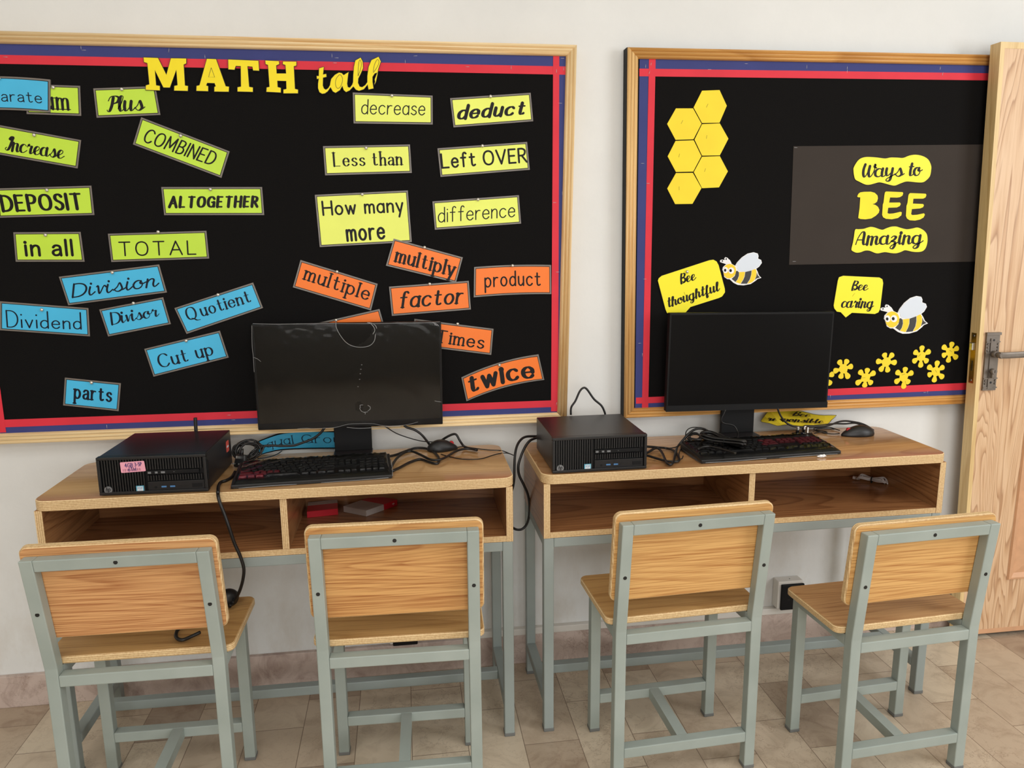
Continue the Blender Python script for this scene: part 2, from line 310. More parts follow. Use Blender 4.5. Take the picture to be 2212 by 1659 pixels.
def ink(bm, text, style, A, B, H, frame, word=None):
    """write text between baseline points A and B (x,z on the sheet), capitals H tall; frame(x,z) -> 3-D point"""
    face, thick, thin, mode, *_ = STYLES[style]
    d = Vector((B[0]-A[0], B[1]-A[1])); L = d.length; d.normalize(); nrm = Vector((-d.y, d.x)); asp = 1.0
    for _ in range(7):
        S = pen_strokes(text, style, asp)
        xs = [x for _k, p, _w in S for x, _y in p]; x0, x1 = min(xs)-thick*asp*.45, max(xs)+thick*asp*.45
        sx = L/(x1-x0); asp = .5*asp + .5*H/sx
    lift = [0]
    def P(x, y): q = Vector(A) + d*((x-x0)*sx) + nrm*(y*H); p = frame(q.x, q.y); return (p[0], p[1] - lift[0]*7e-6, p[2])
    asp = H/sx
    def strip(pts, wfun):
        n = len(pts); Lr = []; lift[0] += 1
        for i in range(n):
            a = pts[max(i-1, 0)]; b = pts[min(i+1, n-1)]
            t = Vector((b[0]-a[0], (b[1]-a[1])*asp))
            if t.length < 1e-7: t = Vector((1, 0))
            t.normalize(); w = wfun(t)/2
            off = Vector((-t.y*asp, t.x))*w
            Lr.append(((pts[i][0]+off.x, pts[i][1]+off.y), (pts[i][0]-off.x, pts[i][1]-off.y), w))
        V = [(bm.verts.new(P(*l)), bm.verts.new(P(*r))) for l, r, _ in Lr]
        for i in range(n-1): bm.faces.new((V[i][0], V[i][1], V[i+1][1], V[i+1][0]))
        for i in (0, n-1):
            disc(pts[i], Lr[i][2])
    def disc(c, w):
        lift[0] += 1
        bm.faces.new([bm.verts.new(P(c[0]+w*asp*math.cos(2*math.pi*k/10), c[1]+w*math.sin(2*math.pi*k/10))) for k in range(10)])
    if mode == 'v': wf = lambda t: thin + (thick-thin)*abs(t.y)**1.3
    else: wf = lambda t: thin + (thick-thin)*max(0.0, -t.y)**1.2
    for k, p, wi in S:
        if word is not None and wi != word: continue
        if k == 'dot': disc(p[0], thick*.62)
        elif k == 'f': strip(p, lambda t: thin)
        else: strip(p, wf)
def flat(y): return lambda x, z: (x, y, z)
def line_ink(bm, pts, wdt, y):
    """thin drawn line on an upright sheet"""
    n = len(pts); V = []
    for i in range(n):
        a = Vector(pts[max(i-1, 0)]); b = Vector(pts[min(i+1, n-1)]); t = (b-a)
        t = t.normalized() if t.length > 1e-9 else Vector((1, 0)); o = Vector((-t.y, t.x))*wdt/2; p = Vector(pts[i])
        V.append((bm.verts.new((p.x+o.x, y, p.y+o.y)), bm.verts.new((p.x-o.x, y, p.y-o.y))))
    for i in range(n-1): bm.faces.new((V[i][0], V[i][1], V[i+1][1], V[i+1][0]))

# ------------------------------------------------------------------ measured outlines, metres (x along the wall, z up)
CARDS = [
('separate','blue',[(-1.09,1.7736),(-0.8785,1.7705),(-0.8877,1.6899),(-1.1008,1.6919)],(-0.9985,1.7709),2,[('hand','Separate',(-1.0683,1.7126),(-0.9038,1.7125),0.0263)]),
('sum','lime',[(-0.9406,1.7593),(-0.8096,1.7571),(-0.8147,1.6829),(-0.9462,1.6858)],(-0.8736,1.7517),0,[('roman','Sum',(-0.9317,1.6999),(-0.8356,1.6979),0.0415)]),
('plus','lime',[(-0.778,1.7514),(-0.6245,1.7597),(-0.6184,1.6878),(-0.7774,1.6787)],(-0.7076,1.75),0,[('script','Plus',(-0.7525,1.6941),(-0.6511,1.6998),0.0373)]),
('increase','lime',[(-1.026,1.6598),(-0.8215,1.6222),(-0.8378,1.5506),(-1.0434,1.588)],(-0.9331,1.6333),0,[('chancery','Increase',(-1.0109,1.5966),(-0.8649,1.5739),0.0359)]),
('combined','lime',[(-0.6669,1.6814),(-0.4496,1.5963),(-0.4764,1.5271),(-0.6942,1.6124)],(-0.5711,1.635),0,[('marker','COMBINED',(-0.6676,1.6205),(-0.4923,1.5585),0.0351)]),
('deposit','lime',[(-1.0414,1.4992),(-0.8087,1.5065),(-0.809,1.4305),(-1.0459,1.4244)],(-0.9182,1.4948),0,[('deco','DEPOSIT',(-1.0366,1.4415),(-0.8351,1.447),0.0385)]),
('altogether','lime',[(-0.6331,1.5031),(-0.3716,1.5032),(-0.371,1.4285),(-0.6322,1.4294)],(-0.5066,1.4968),0,[('fat','ALTOGETHER',(-0.6204,1.4505),(-0.3829,1.4512),0.0261)]),
('in_all','lime',[(-1.0146,1.3869),(-0.8483,1.3867),(-0.8466,1.3078),(-1.018,1.31)],(-0.9351,1.379),0,[('sans','in all',(-0.9923,1.3263),(-0.8717,1.3255),0.0402)]),
('total','lime',[(-0.7801,1.3813),(-0.5265,1.3872),(-0.5252,1.3124),(-0.7789,1.3062)],(-0.6507,1.3849),0,[('marker2','TOTAL',(-0.7557,1.3227),(-0.5572,1.3247),0.0357)]),
('division','blue',[(-0.9156,1.2688),(-0.6572,1.2981),(-0.6435,1.2218),(-0.9005,1.1919)],(-0.7783,1.2782),0,[('brush','Division',(-0.8891,1.2127),(-0.6589,1.2408),0.0343)]),
('dividend','blue',[(-1.0698,1.2062),(-0.8504,1.1832),(-0.8545,1.1059),(-1.0795,1.1286)],(-0.967,1.1814),0,[('thin','Dividend',(-1.0611,1.1369),(-0.8729,1.1266),0.0444)]),
('divisor','blue',[(-0.8231,1.1786),(-0.6548,1.2088),(-0.6411,1.1345),(-0.8077,1.1043)],(-0.7322,1.1942),0,[('chancery','Divisor',(-0.7961,1.1365),(-0.6657,1.1582),0.0313)]),
('quotient','blue',[(-0.628,1.1784),(-0.4133,1.245),(-0.3915,1.1737),(-0.6021,1.1059)],(-0.5089,1.213),0,[('oldroman','Quotient',(-0.5947,1.1427),(-0.4206,1.1931),0.0336)]),
('cut_up','blue',[(-0.7174,1.0671),(-0.5124,1.1126),(-0.4944,1.0361),(-0.7,0.9883)],(-0.6037,1.0871),0,[('oldroman','Cut up',(-0.6807,1.0123),(-0.5327,1.0468),0.0365)]),
('parts','blue',[(-0.9311,0.9936),(-0.7877,0.9727),(-0.8016,0.8937),(-0.9442,0.916)],(-0.8628,0.9777),0,[('hum','parts',(-0.9176,0.9366),(-0.8161,0.9219),0.0362)]),
('decrease','yellow',[(-0.1167,1.7524),(0.0992,1.7478),(0.0974,1.6717),(-0.1182,1.6722)],(-0.0119,1.7453),0,[('thinhand','decrease',(-0.096,1.6974),(0.0777,1.6967),0.0371)]),
('deduct','yellow',[(0.1472,1.7419),(0.3733,1.7599),(0.3803,1.6837),(0.1549,1.6647)],(0.2595,1.7478),0,[('heavy','deduct',(0.1661,1.6872),(0.3629,1.7038),0.0332)]),
('less_than','yellow',[(-0.2033,1.6117),(0.0329,1.618),(0.0354,1.5416),(-0.2017,1.5345)],(-0.0874,1.6073),0,[('inline','Less than',(-0.1824,1.5588),(0.0145,1.5638),0.0354)]),
('left_over','yellow',[(0.1086,1.6083),(0.3625,1.6276),(0.3699,1.5513),(0.1153,1.531)],(0.2346,1.6154),0,[('kid','Left OVER',(0.1183,1.5554),(0.3634,1.5732),0.0368)]),
('how_many','yellow',[(-0.2325,1.4823),(0.0227,1.4941),(0.029,1.352),(-0.2269,1.3403)],(-0.1034,1.4833),0,[('kid','How many',(-0.2144,1.4277),(0.0096,1.4369),0.0362),('kid','more',(-0.1523,1.3568),(-0.0444,1.3633),0.0449)]),
('difference','yellow',[(0.0906,1.464),(0.3377,1.481),(0.3437,1.4011),(0.0953,1.3856)],(0.2195,1.4689),0,[('thinhand','difference',(0.1055,1.4061),(0.3273,1.4213),0.0401)]),
('multiply','orange',[(-0.0214,1.3618),(0.1731,1.307),(0.1517,1.235),(-0.0462,1.2865)],(0.0644,1.3364),1,[('gothic','multiply',(-0.0273,1.3002),(0.1513,1.2529),0.0393)]),
('multiple','orange',[(-0.2813,1.3054),(-0.0715,1.2355),(-0.0935,1.1601),(-0.3068,1.2299)],(-0.1829,1.2713),0,[('uncial','multiple',(-0.2812,1.2541),(-0.1003,1.1899),0.0392)]),
('product','orange',[(0.2054,1.279),(0.4316,1.282),(0.4325,1.1969),(0.2026,1.1917)],(0.3169,1.2815),0,[('monohand','product',(0.2347,1.2208),(0.4009,1.2229),0.041)]),
('factor','orange',[(-0.0398,1.2269),(0.189,1.2397),(0.1936,1.1567),(-0.0349,1.1432)],(0.0759,1.2326),0,[('brush2','factor',(-0.0113,1.1665),(0.1765,1.1769),0.0439)]),
('hidden','orange',[(-0.2885,1.1187),(-0.0693,1.1636),(-0.0502,1.0851),(-0.2713,1.0398)],(-0.1927,1.1347),0,[]),
('times','orange',[(0.0291,1.1331),(0.2593,1.0983),(0.2514,1.021),(0.0245,1.056)],(0.1536,1.1156),0,[('uncial2','Times',(0.0867,1.0651),(0.2293,1.0408),0.0351)]),
('twice','orange',[(0.1614,0.9564),(0.3936,1.0184),(0.4112,0.9399),(0.1751,0.8834)],(0.2748,0.9899),0,[('fat2','twice',(0.1837,0.9091),(0.3847,0.95),0.0431)])]
LET_M = [(-0.6471,1.8303),(-0.6098,1.8298),(-0.5934,1.7902),(-0.5793,1.8298),(-0.5392,1.8301),(-0.5404,1.8162),(-0.547,1.8134),(-0.5483,1.7628),(-0.5406,1.7616),(-0.5425,1.7475),(-0.5788,1.7478),(-0.5769,1.7612),(-0.5687,1.7631),(-0.568,1.7984),(-0.5869,1.7551),(-0.6043,1.7551),(-0.6205,1.7963),(-0.6203,1.7621),(-0.6111,1.7606),(-0.6123,1.7476),(-0.6495,1.7483),(-0.6477,1.7613),(-0.6388,1.7638),(-0.639,1.8147),(-0.647,1.8172)]
LET_A = [(-0.4894,1.8305),(-0.4648,1.8301),(-0.4456,1.7629),(-0.4371,1.7617),(-0.4389,1.7472),(-0.4775,1.7472),(-0.4764,1.76),(-0.4729,1.7621),(-0.4748,1.7681),(-0.4921,1.7685),(-0.4945,1.7637),(-0.4899,1.7618),(-0.491,1.7477),(-0.5228,1.7481),(-0.521,1.7622),(-0.5134,1.7641)]
LET_T = [(-0.436,1.8301),(-0.357,1.8285),(-0.3571,1.8016),(-0.3742,1.802),(-0.3756,1.8113),(-0.3862,1.8121),(-0.3856,1.7623),(-0.3761,1.7608),(-0.377,1.7479),(-0.4183,1.7482),(-0.4173,1.7607),(-0.4083,1.7626),(-0.4054,1.8121),(-0.4163,1.8122),(-0.4204,1.8027),(-0.4374,1.8034)]
LET_H = [(-0.3414,1.8298),(-0.3044,1.8287),(-0.3041,1.8196),(-0.3124,1.816),(-0.3124,1.7975),(-0.2899,1.798),(-0.2904,1.8176),(-0.2972,1.8197),(-0.296,1.8281),(-0.2594,1.8285),(-0.2601,1.8168),(-0.2669,1.8149),(-0.2674,1.7592),(-0.2595,1.7573),(-0.2602,1.7463),(-0.3001,1.7456),(-0.2994,1.7566),(-0.2915,1.7587),(-0.2909,1.777),(-0.312,1.7772),(-0.3122,1.7631),(-0.3039,1.7609),(-0.3048,1.7474),(-0.3441,1.7488),(-0.3425,1.7614),(-0.335,1.7631),(-0.3354,1.8166),(-0.3414,1.8188)]
A_LINE = [(-0.4795,1.8075),(-0.4725,1.7842),(-0.4881,1.7839),(-0.4795,1.8075)]
LET_TALK = [(-0.2033,1.8125),(-0.1897,1.8168),(-0.1887,1.8147),(-0.1916,1.7976),(-0.1834,1.7994),(-0.1829,1.7898),(-0.1923,1.7875),(-0.1939,1.7687),(-0.1916,1.7613),(-0.1873,1.7587),(-0.1815,1.7625),(-0.1767,1.7701),(-0.1752,1.7776),(-0.1726,1.7862),(-0.162,1.7971),(-0.1507,1.8032),(-0.143,1.8018),(-0.1383,1.7971),(-0.1331,1.8004),(-0.1234,1.8059),(-0.1255,1.7978),(-0.1294,1.7742),(-0.1281,1.7662),(-0.1237,1.7652),(-0.1178,1.7723),(-0.1153,1.7787),(-0.1139,1.7959),(-0.1112,1.8174),(-0.1065,1.8345),(-0.0911,1.8428),(-0.0855,1.8318),(-0.0852,1.8147),(-0.0919,1.8006),(-0.0992,1.7876),(-0.1003,1.7769),(-0.0968,1.7683),(-0.0912,1.7668),(-0.0832,1.7718),(-0.0773,1.7794),(-0.0766,1.7945),(-0.0722,1.8182),(-0.0636,1.8365),(-0.0431,1.846),(-0.0369,1.8328),(-0.045,1.8123),(-0.0479,1.7972),(-0.0526,1.7799),(-0.058,1.7706),(-0.0584,1.7755),(-0.0565,1.7809),(-0.0574,1.7863),(-0.0505,1.8025),(-0.0551,1.8008),(-0.061,1.7927),(-0.0615,1.7808),(-0.0595,1.7625),(-0.0748,1.759),(-0.0765,1.7708),(-0.086,1.7599),(-0.0996,1.7553),(-0.1084,1.7584),(-0.1142,1.7659),(-0.1241,1.756),(-0.1344,1.7515),(-0.1408,1.7568),(-0.1437,1.7659),(-0.1497,1.7566),(-0.1623,1.7489),(-0.1699,1.7531),(-0.1749,1.7626),(-0.1821,1.7529),(-0.1901,1.7474),(-0.1979,1.7462),(-0.2054,1.7503),(-0.2087,1.761),(-0.208,1.7728),(-0.2057,1.7845),(-0.2102,1.7834),(-0.2107,1.793),(-0.205,1.7933)]
TALK_LINES = [[(-0.1505,1.7963),(-0.1594,1.7843),(-0.1608,1.7683),(-0.155,1.7614),(-0.1469,1.7685),(-0.1419,1.7847),(-0.1455,1.7953),(-0.1505,1.7963)],[(-0.1006,1.794),(-0.0987,1.8176),(-0.0949,1.8337),(-0.0916,1.8338),(-0.0904,1.8231),(-0.0938,1.8092),(-0.1006,1.794)],[(-0.0593,1.8056),(-0.0565,1.8206),(-0.0491,1.8358),(-0.0441,1.8359),(-0.0439,1.8273),(-0.0511,1.8143),(-0.0594,1.8034)]]
B1_FRAME = [(0.5042,1.8884),(0.48,0.808),(-0.9758,1.8844),(-1.1089,0.8128)]
B1_STRIPS = {'blue_top':[(-0.9885,1.8617),(0.4753,1.8664),(0.4754,1.8318),(-0.9927,1.8278)],'blue_bottom':[(-1.108,0.8623),(0.4787,0.8549),(0.4788,0.8336),(-1.1108,0.84)],'blue_right':[(0.4525,1.8639),(0.4761,1.8645),(0.4788,0.8336),(0.4531,0.8347)],'red_top':[(-0.9924,1.8286),(0.4745,1.8317),(0.4746,1.8098),(-0.9951,1.8071)],'red_bottom':[(-1.1078,0.8817),(0.4785,0.8758),(0.4786,0.855),(-1.1104,0.8602)],'red_right':[(0.4375,1.8609),(0.4549,1.8601),(0.4539,0.841),(0.4318,0.8419)]}
B1_STAPLES = [(-0.7975,1.8512,90),(-0.7915,1.8445,0),(-0.5832,1.8492,80),(-0.9803,1.8234,0),(-0.4941,1.8354,90),(-0.1671,1.8454,90),(-0.1554,1.8403,0),(-0.1609,1.8272,0),(0.0554,1.8502,5),(0.0275,1.8346,90),(0.1971,1.825,0),(0.3187,1.8253,90),(0.4638,1.8528,0),(0.4468,1.8186,90),(0.4679,1.8247,90),(0.458,1.7334,0),(0.465,1.4857,90),(0.4416,1.4601,0),(0.4512,1.2611,0),(-0.8375,0.8501,90),(-0.4956,0.8551,0),(-0.5063,0.8697,0),(0.4485,0.8643,80),(0.4723,0.8642,90)]
B2_FRAME = [(0.652,1.8859),(1.761,1.892),(1.8082,0.8112),(0.6619,0.8118)]
B2_STRIPS = {'blue_top':[(0.6874,1.8582),(1.7713,1.8657),(1.7743,1.8401),(0.688,1.8306)],'blue_left':[(0.6873,1.8589),(0.7141,1.8595),(0.7195,0.8535),(0.6959,0.8381)],'blue_bottom':[(0.6962,0.8572),(1.8192,0.8574),(1.8213,0.8394),(0.6966,0.838)],'red_top':[(0.6871,1.8305),(1.7708,1.8399),(1.7733,1.8194),(0.6876,1.8099)],'red_left':[(0.7148,1.8579),(0.7345,1.8584),(0.738,0.8399),(0.718,0.839)],'red_bottom':[(0.6984,0.8741),(1.8163,0.8805),(1.819,0.8571),(0.6989,0.855)]}
B2_STAPLES = [(1.0077,1.8506,0),(1.195,1.8461,90),(1.3228,1.8455,90),(1.3235,1.8361,90),(0.7054,1.8372,90),(0.721,1.8437,80),(0.7165,1.8202,70),(0.8966,1.8325,0),(0.703,1.5703,0),(0.7206,1.514,0),(1.6234,1.8516,85),(1.633,1.8351,85),(0.7174,1.2363,0),(0.7156,1.0069,90),(0.7064,1.0428,0),(1.3426,0.8534,90),(1.6835,0.8542,90),(1.6745,0.8536,0)]
HEXES = [[(0.8758,1.7747),(0.9294,1.7775),(0.9539,1.7338),(0.9334,1.6858),(0.8794,1.6841),(0.8516,1.7275)],[(0.8794,1.6822),(0.9343,1.6851),(0.9631,1.6418),(0.9383,1.5938),(0.883,1.5927),(0.8578,1.6382)],[(0.883,1.5908),(0.9384,1.5927),(0.9657,1.5489),(0.9398,1.5023),(0.8866,1.4999),(0.8588,1.5463)],[(0.7987,1.7249),(0.8509,1.7257),(0.8786,1.683),(0.8554,1.6386),(0.8004,1.6366),(0.7731,1.681)],[(0.8004,1.6347),(0.8562,1.6371),(0.8818,1.592),(0.8579,1.5474),(0.8045,1.5461),(0.7774,1.5906)],[(0.8046,1.5442),(0.8568,1.5451),(0.8857,1.5007),(0.8592,1.4548),(0.805,1.4542),(0.7789,1.4995)]]
HEX_MARKS = [[(0.8956,1.7382),(0.8907,1.7281)],[(0.8959,1.6509),(0.8942,1.6411)],[(0.8955,1.5571),(0.8922,1.5475)],[(0.8209,1.6919),(0.8159,1.6819)],[(0.8139,1.5984),(0.8121,1.5885)],[(0.8157,1.5053),(0.8161,1.4949)]]
POSTER = [(1.1679,1.6221),(1.8104,1.6322),(1.8044,1.2739),(1.1758,1.2723)]
CLOUD_WAYS = [(1.3649,1.5608),(1.3727,1.5756),(1.3833,1.5866),(1.3993,1.5918),(1.4174,1.5922),(1.4423,1.5906),(1.4657,1.5882),(1.4837,1.5911),(1.5054,1.591),(1.5255,1.5903),(1.5449,1.5971),(1.5664,1.5998),(1.5903,1.5959),(1.6099,1.5856),(1.621,1.5678),(1.6224,1.5543),(1.62,1.5364),(1.6093,1.5243),(1.5981,1.5183),(1.5795,1.518),(1.5625,1.5195),(1.5422,1.5205),(1.5242,1.5152),(1.5063,1.5085),(1.4911,1.51),(1.474,1.514),(1.4536,1.5181),(1.4389,1.5151),(1.421,1.5109),(1.406,1.5118),(1.3872,1.5195),(1.3734,1.5262),(1.3678,1.5387),(1.3651,1.552)]
CLOUD_AMAZING = [(1.3847,1.3766),(1.3955,1.3778),(1.4121,1.3787),(1.4252,1.3824),(1.4368,1.3846),(1.4504,1.3823),(1.4643,1.3779),(1.4763,1.3755),(1.4877,1.3797),(1.5042,1.3846),(1.5211,1.3851),(1.5368,1.3809),(1.5576,1.3766),(1.5762,1.3786),(1.593,1.3816),(1.6089,1.3766),(1.6217,1.368),(1.6294,1.3564),(1.632,1.3378),(1.6284,1.3192),(1.619,1.3092),(1.6038,1.3063),(1.5848,1.3073),(1.569,1.3106),(1.5569,1.3122),(1.5437,1.307),(1.5287,1.3033),(1.5115,1.3042),(1.4926,1.3071),(1.4807,1.3061),(1.4674,1.3037),(1.4554,1.3056),(1.4379,1.312),(1.4227,1.3125),(1.4079,1.3077),(1.3946,1.3066),(1.3825,1.3111),(1.3769,1.3173),(1.3804,1.3371),(1.3825,1.3569)]
LET_B = [(1.3829,1.4764),(1.3867,1.4846),(1.393,1.489),(1.4061,1.4905),(1.4277,1.4908),(1.4413,1.4875),(1.4512,1.4793),(1.4537,1.4703),(1.4512,1.4598),(1.4442,1.4545),(1.4376,1.4533),(1.4461,1.4515),(1.4558,1.4455),(1.4617,1.4356),(1.46,1.4266),(1.4507,1.4175),(1.4363,1.4093),(1.4165,1.4068),(1.3997,1.408),(1.3919,1.411),(1.3921,1.4193),(1.3937,1.4404),(1.3935,1.4726),(1.386,1.4731)]
LET_E1 = [(1.4761,1.4905),(1.4794,1.4915),(1.5342,1.4894),(1.5367,1.4852),(1.5344,1.4777),(1.5264,1.4732),(1.5164,1.4717),(1.4937,1.4722),(1.4921,1.4582),(1.5278,1.4584),(1.5316,1.4536),(1.5289,1.4468),(1.5192,1.4422),(1.4903,1.4413),(1.4894,1.4265),(1.4938,1.4246),(1.5089,1.4256),(1.5321,1.4305),(1.5374,1.4285),(1.5366,1.4187),(1.5255,1.4103),(1.5056,1.4066),(1.4852,1.408),(1.4747,1.4129),(1.4706,1.4205),(1.4703,1.4432),(1.4699,1.4514),(1.472,1.4582),(1.4729,1.4793),(1.4739,1.4875)]
LET_E2 = [(1.5565,1.4852),(1.5597,1.4867),(1.6125,1.4847),(1.6155,1.4799),(1.6129,1.4723),(1.6048,1.4685),(1.5725,1.4683),(1.5721,1.455),(1.6063,1.4537),(1.6104,1.4496),(1.6074,1.4427),(1.5975,1.4389),(1.5705,1.4371),(1.5693,1.4231),(1.573,1.4203),(1.589,1.4212),(1.6125,1.4256),(1.6164,1.4206),(1.6122,1.4114),(1.6009,1.4054),(1.5841,1.4021),(1.5652,1.4033),(1.5554,1.4087),(1.5508,1.4171),(1.5503,1.4383),(1.5498,1.4474),(1.5525,1.4565),(1.5531,1.4762),(1.554,1.4814)]
SIGN_TEXT = {'ways':('script2','Ways',(1.3934,1.5336),(1.5373,1.5362),0.0364),'to':('script2','to',(1.5447,1.5377),(1.5972,1.5389),0.0367),'amazing':('script2','Amazing',(1.3856,1.3306),(1.621,1.3325),0.0384),'thoughtful':[('script3','Bee',(0.8289,1.2205),(0.8812,1.2337),0.0277),('script3','thoughtful',(0.7927,1.1505),(0.9581,1.1996),0.0272)],'caring':[('script3','Bee',(1.3863,1.1915),(1.4457,1.1897),0.0274),('script3','caring',(1.3553,1.1384),(1.4694,1.1344),0.0303)]}
BUBBLE_THOUGHTFUL = [(0.7579,1.2313),(0.7604,1.2382),(0.7694,1.2451),(0.917,1.2892),(0.9299,1.2908),(0.9404,1.2854),(0.9474,1.274),(0.9702,1.203),(0.9712,1.1923),(0.9627,1.18),(0.9535,1.1757),(0.8629,1.1499),(0.8485,1.1342),(0.8271,1.1079),(0.8191,1.126),(0.8005,1.1273),(0.7892,1.1338),(0.7842,1.1445)]
BUBBLE_CARING = [(1.3391,1.221),(1.3422,1.2318),(1.3556,1.2361),(1.4787,1.2288),(1.4892,1.2231),(1.4928,1.2112),(1.4894,1.1303),(1.4843,1.1193),(1.4726,1.1149),(1.3943,1.1204),(1.3746,1.1061),(1.3564,1.1231),(1.3434,1.1252),(1.3338,1.1355),(1.3311,1.1447)]
PIN_THOUGHTFUL = (0.8476,1.2561)
BUBBLE_MARKS = [[(0.8405,1.1956),(0.8464,1.184)],[(1.3993,1.1818),(1.3917,1.1722)]]
BEE_1 = {'outline':[(0.9631,1.2562),(0.9605,1.2597),(0.9625,1.2685),(0.9724,1.2768),(0.9525,1.2835),(0.9523,1.2888),(0.9578,1.2908),(0.9672,1.2895),(0.9651,1.2939),(0.9687,1.2979),(0.9753,1.296),(0.9821,1.2893),(0.9877,1.279),(1.0008,1.2715),(1.0068,1.2819),(1.0211,1.2967),(1.0393,1.3079),(1.0579,1.3115),(1.0713,1.3079),(1.0746,1.3004),(1.0737,1.2925),(1.0838,1.288),(1.0865,1.2791),(1.0782,1.2678),(1.0691,1.2617),(1.0743,1.2528),(1.0787,1.242),(1.0873,1.2339),(1.0746,1.2305),(1.0701,1.2262),(1.0535,1.2158),(1.031,1.2122),(1.012,1.2138),(0.9985,1.2202),(0.9852,1.2315),(0.9773,1.2321),(0.9676,1.2385)],'head':[(0.963,1.2579),(0.9654,1.2676),(0.9725,1.2754),(0.9827,1.2779),(0.9931,1.2754),(1.0009,1.2688),(1.0046,1.2582),(1.0029,1.2467),(0.9958,1.238),(0.9847,1.2338),(0.9743,1.2357),(0.9664,1.2438)],'wing':[(1.0032,1.2723),(1.0087,1.2816),(1.0221,1.2949),(1.0398,1.3061),(1.0577,1.3098),(1.0705,1.3063),(1.0727,1.2996),(1.0718,1.2917),(1.0823,1.2868),(1.0846,1.2792),(1.0768,1.269),(1.0607,1.2597),(1.0383,1.2538),(1.0233,1.2535),(1.0118,1.2572),(1.0067,1.2643),(1.0084,1.2696)],'stripe_black':[[(1.0047,1.2556),(1.008,1.2569),(1.0139,1.2522),(1.0141,1.2413),(1.0103,1.2307),(1.004,1.2228),(0.9914,1.2324),(1.0013,1.2415)],[(1.0342,1.2525),(1.0542,1.2569),(1.0536,1.2442),(1.0499,1.2301),(1.0412,1.2169),(1.0213,1.2172),(1.0292,1.2295),(1.033,1.2392)],[(1.0717,1.2519),(1.0749,1.2421),(1.0832,1.2354),(1.0716,1.2322),(1.0662,1.2277),(1.0708,1.2404)]],'stripe_yellow':[[(1.0146,1.2526),(1.0335,1.253),(1.0319,1.2392),(1.0282,1.2295),(1.0204,1.2172),(1.005,1.2223),(1.0112,1.2307),(1.0148,1.2413)],[(1.0551,1.2575),(1.0663,1.2612),(1.0704,1.2546),(1.0702,1.2404),(1.0652,1.2277),(1.0571,1.2207),(1.0421,1.2165),(1.0509,1.23),(1.0545,1.2442)]],'eye':[[(0.9787,1.2591),(0.9782,1.2556),(0.9766,1.2527),(0.974,1.2507),(0.9708,1.2501),(0.9677,1.2508),(0.9649,1.2528),(0.963,1.2558),(0.9622,1.2593),(0.9627,1.2628),(0.9643,1.2658),(0.9669,1.2677),(0.97,1.2684),(0.9732,1.2676),(0.976,1.2656),(0.9779,1.2626)],[(0.9981,1.2574),(0.9975,1.2538),(0.9956,1.2507),(0.9927,1.2487),(0.9891,1.248),(0.9855,1.2488),(0.9824,1.2509),(0.9802,1.254),(0.9793,1.2577),(0.9798,1.2613),(0.9817,1.2644),(0.9847,1.2664),(0.9882,1.2671),(0.9918,1.2663),(0.995,1.2642),(0.9972,1.2611)]],'pupil':[[(0.9727,1.2588),(0.9725,1.2572),(0.9717,1.2557),(0.9706,1.2548),(0.9691,1.2545),(0.9677,1.2548),(0.9664,1.2558),(0.9656,1.2573),(0.9652,1.2589),(0.9654,1.2606),(0.9662,1.262),(0.9673,1.263),(0.9687,1.2633),(0.9702,1.2629),(0.9715,1.262),(0.9723,1.2605)],[(0.9906,1.2575),(0.9903,1.2558),(0.9895,1.2543),(0.9882,1.2533),(0.9866,1.253),(0.985,1.2534),(0.9837,1.2544),(0.9827,1.2559),(0.9823,1.2576),(0.9825,1.2594),(0.9834,1.2609),(0.9846,1.2618),(0.9862,1.2622),(0.9878,1.2618),(0.9892,1.2608),(0.9902,1.2593)]],'antenna':[[(0.9811,1.2784),(0.9715,1.2856),(0.958,1.287)],[(0.9864,1.2783),(0.9803,1.2879),(0.9702,1.2929)]]}
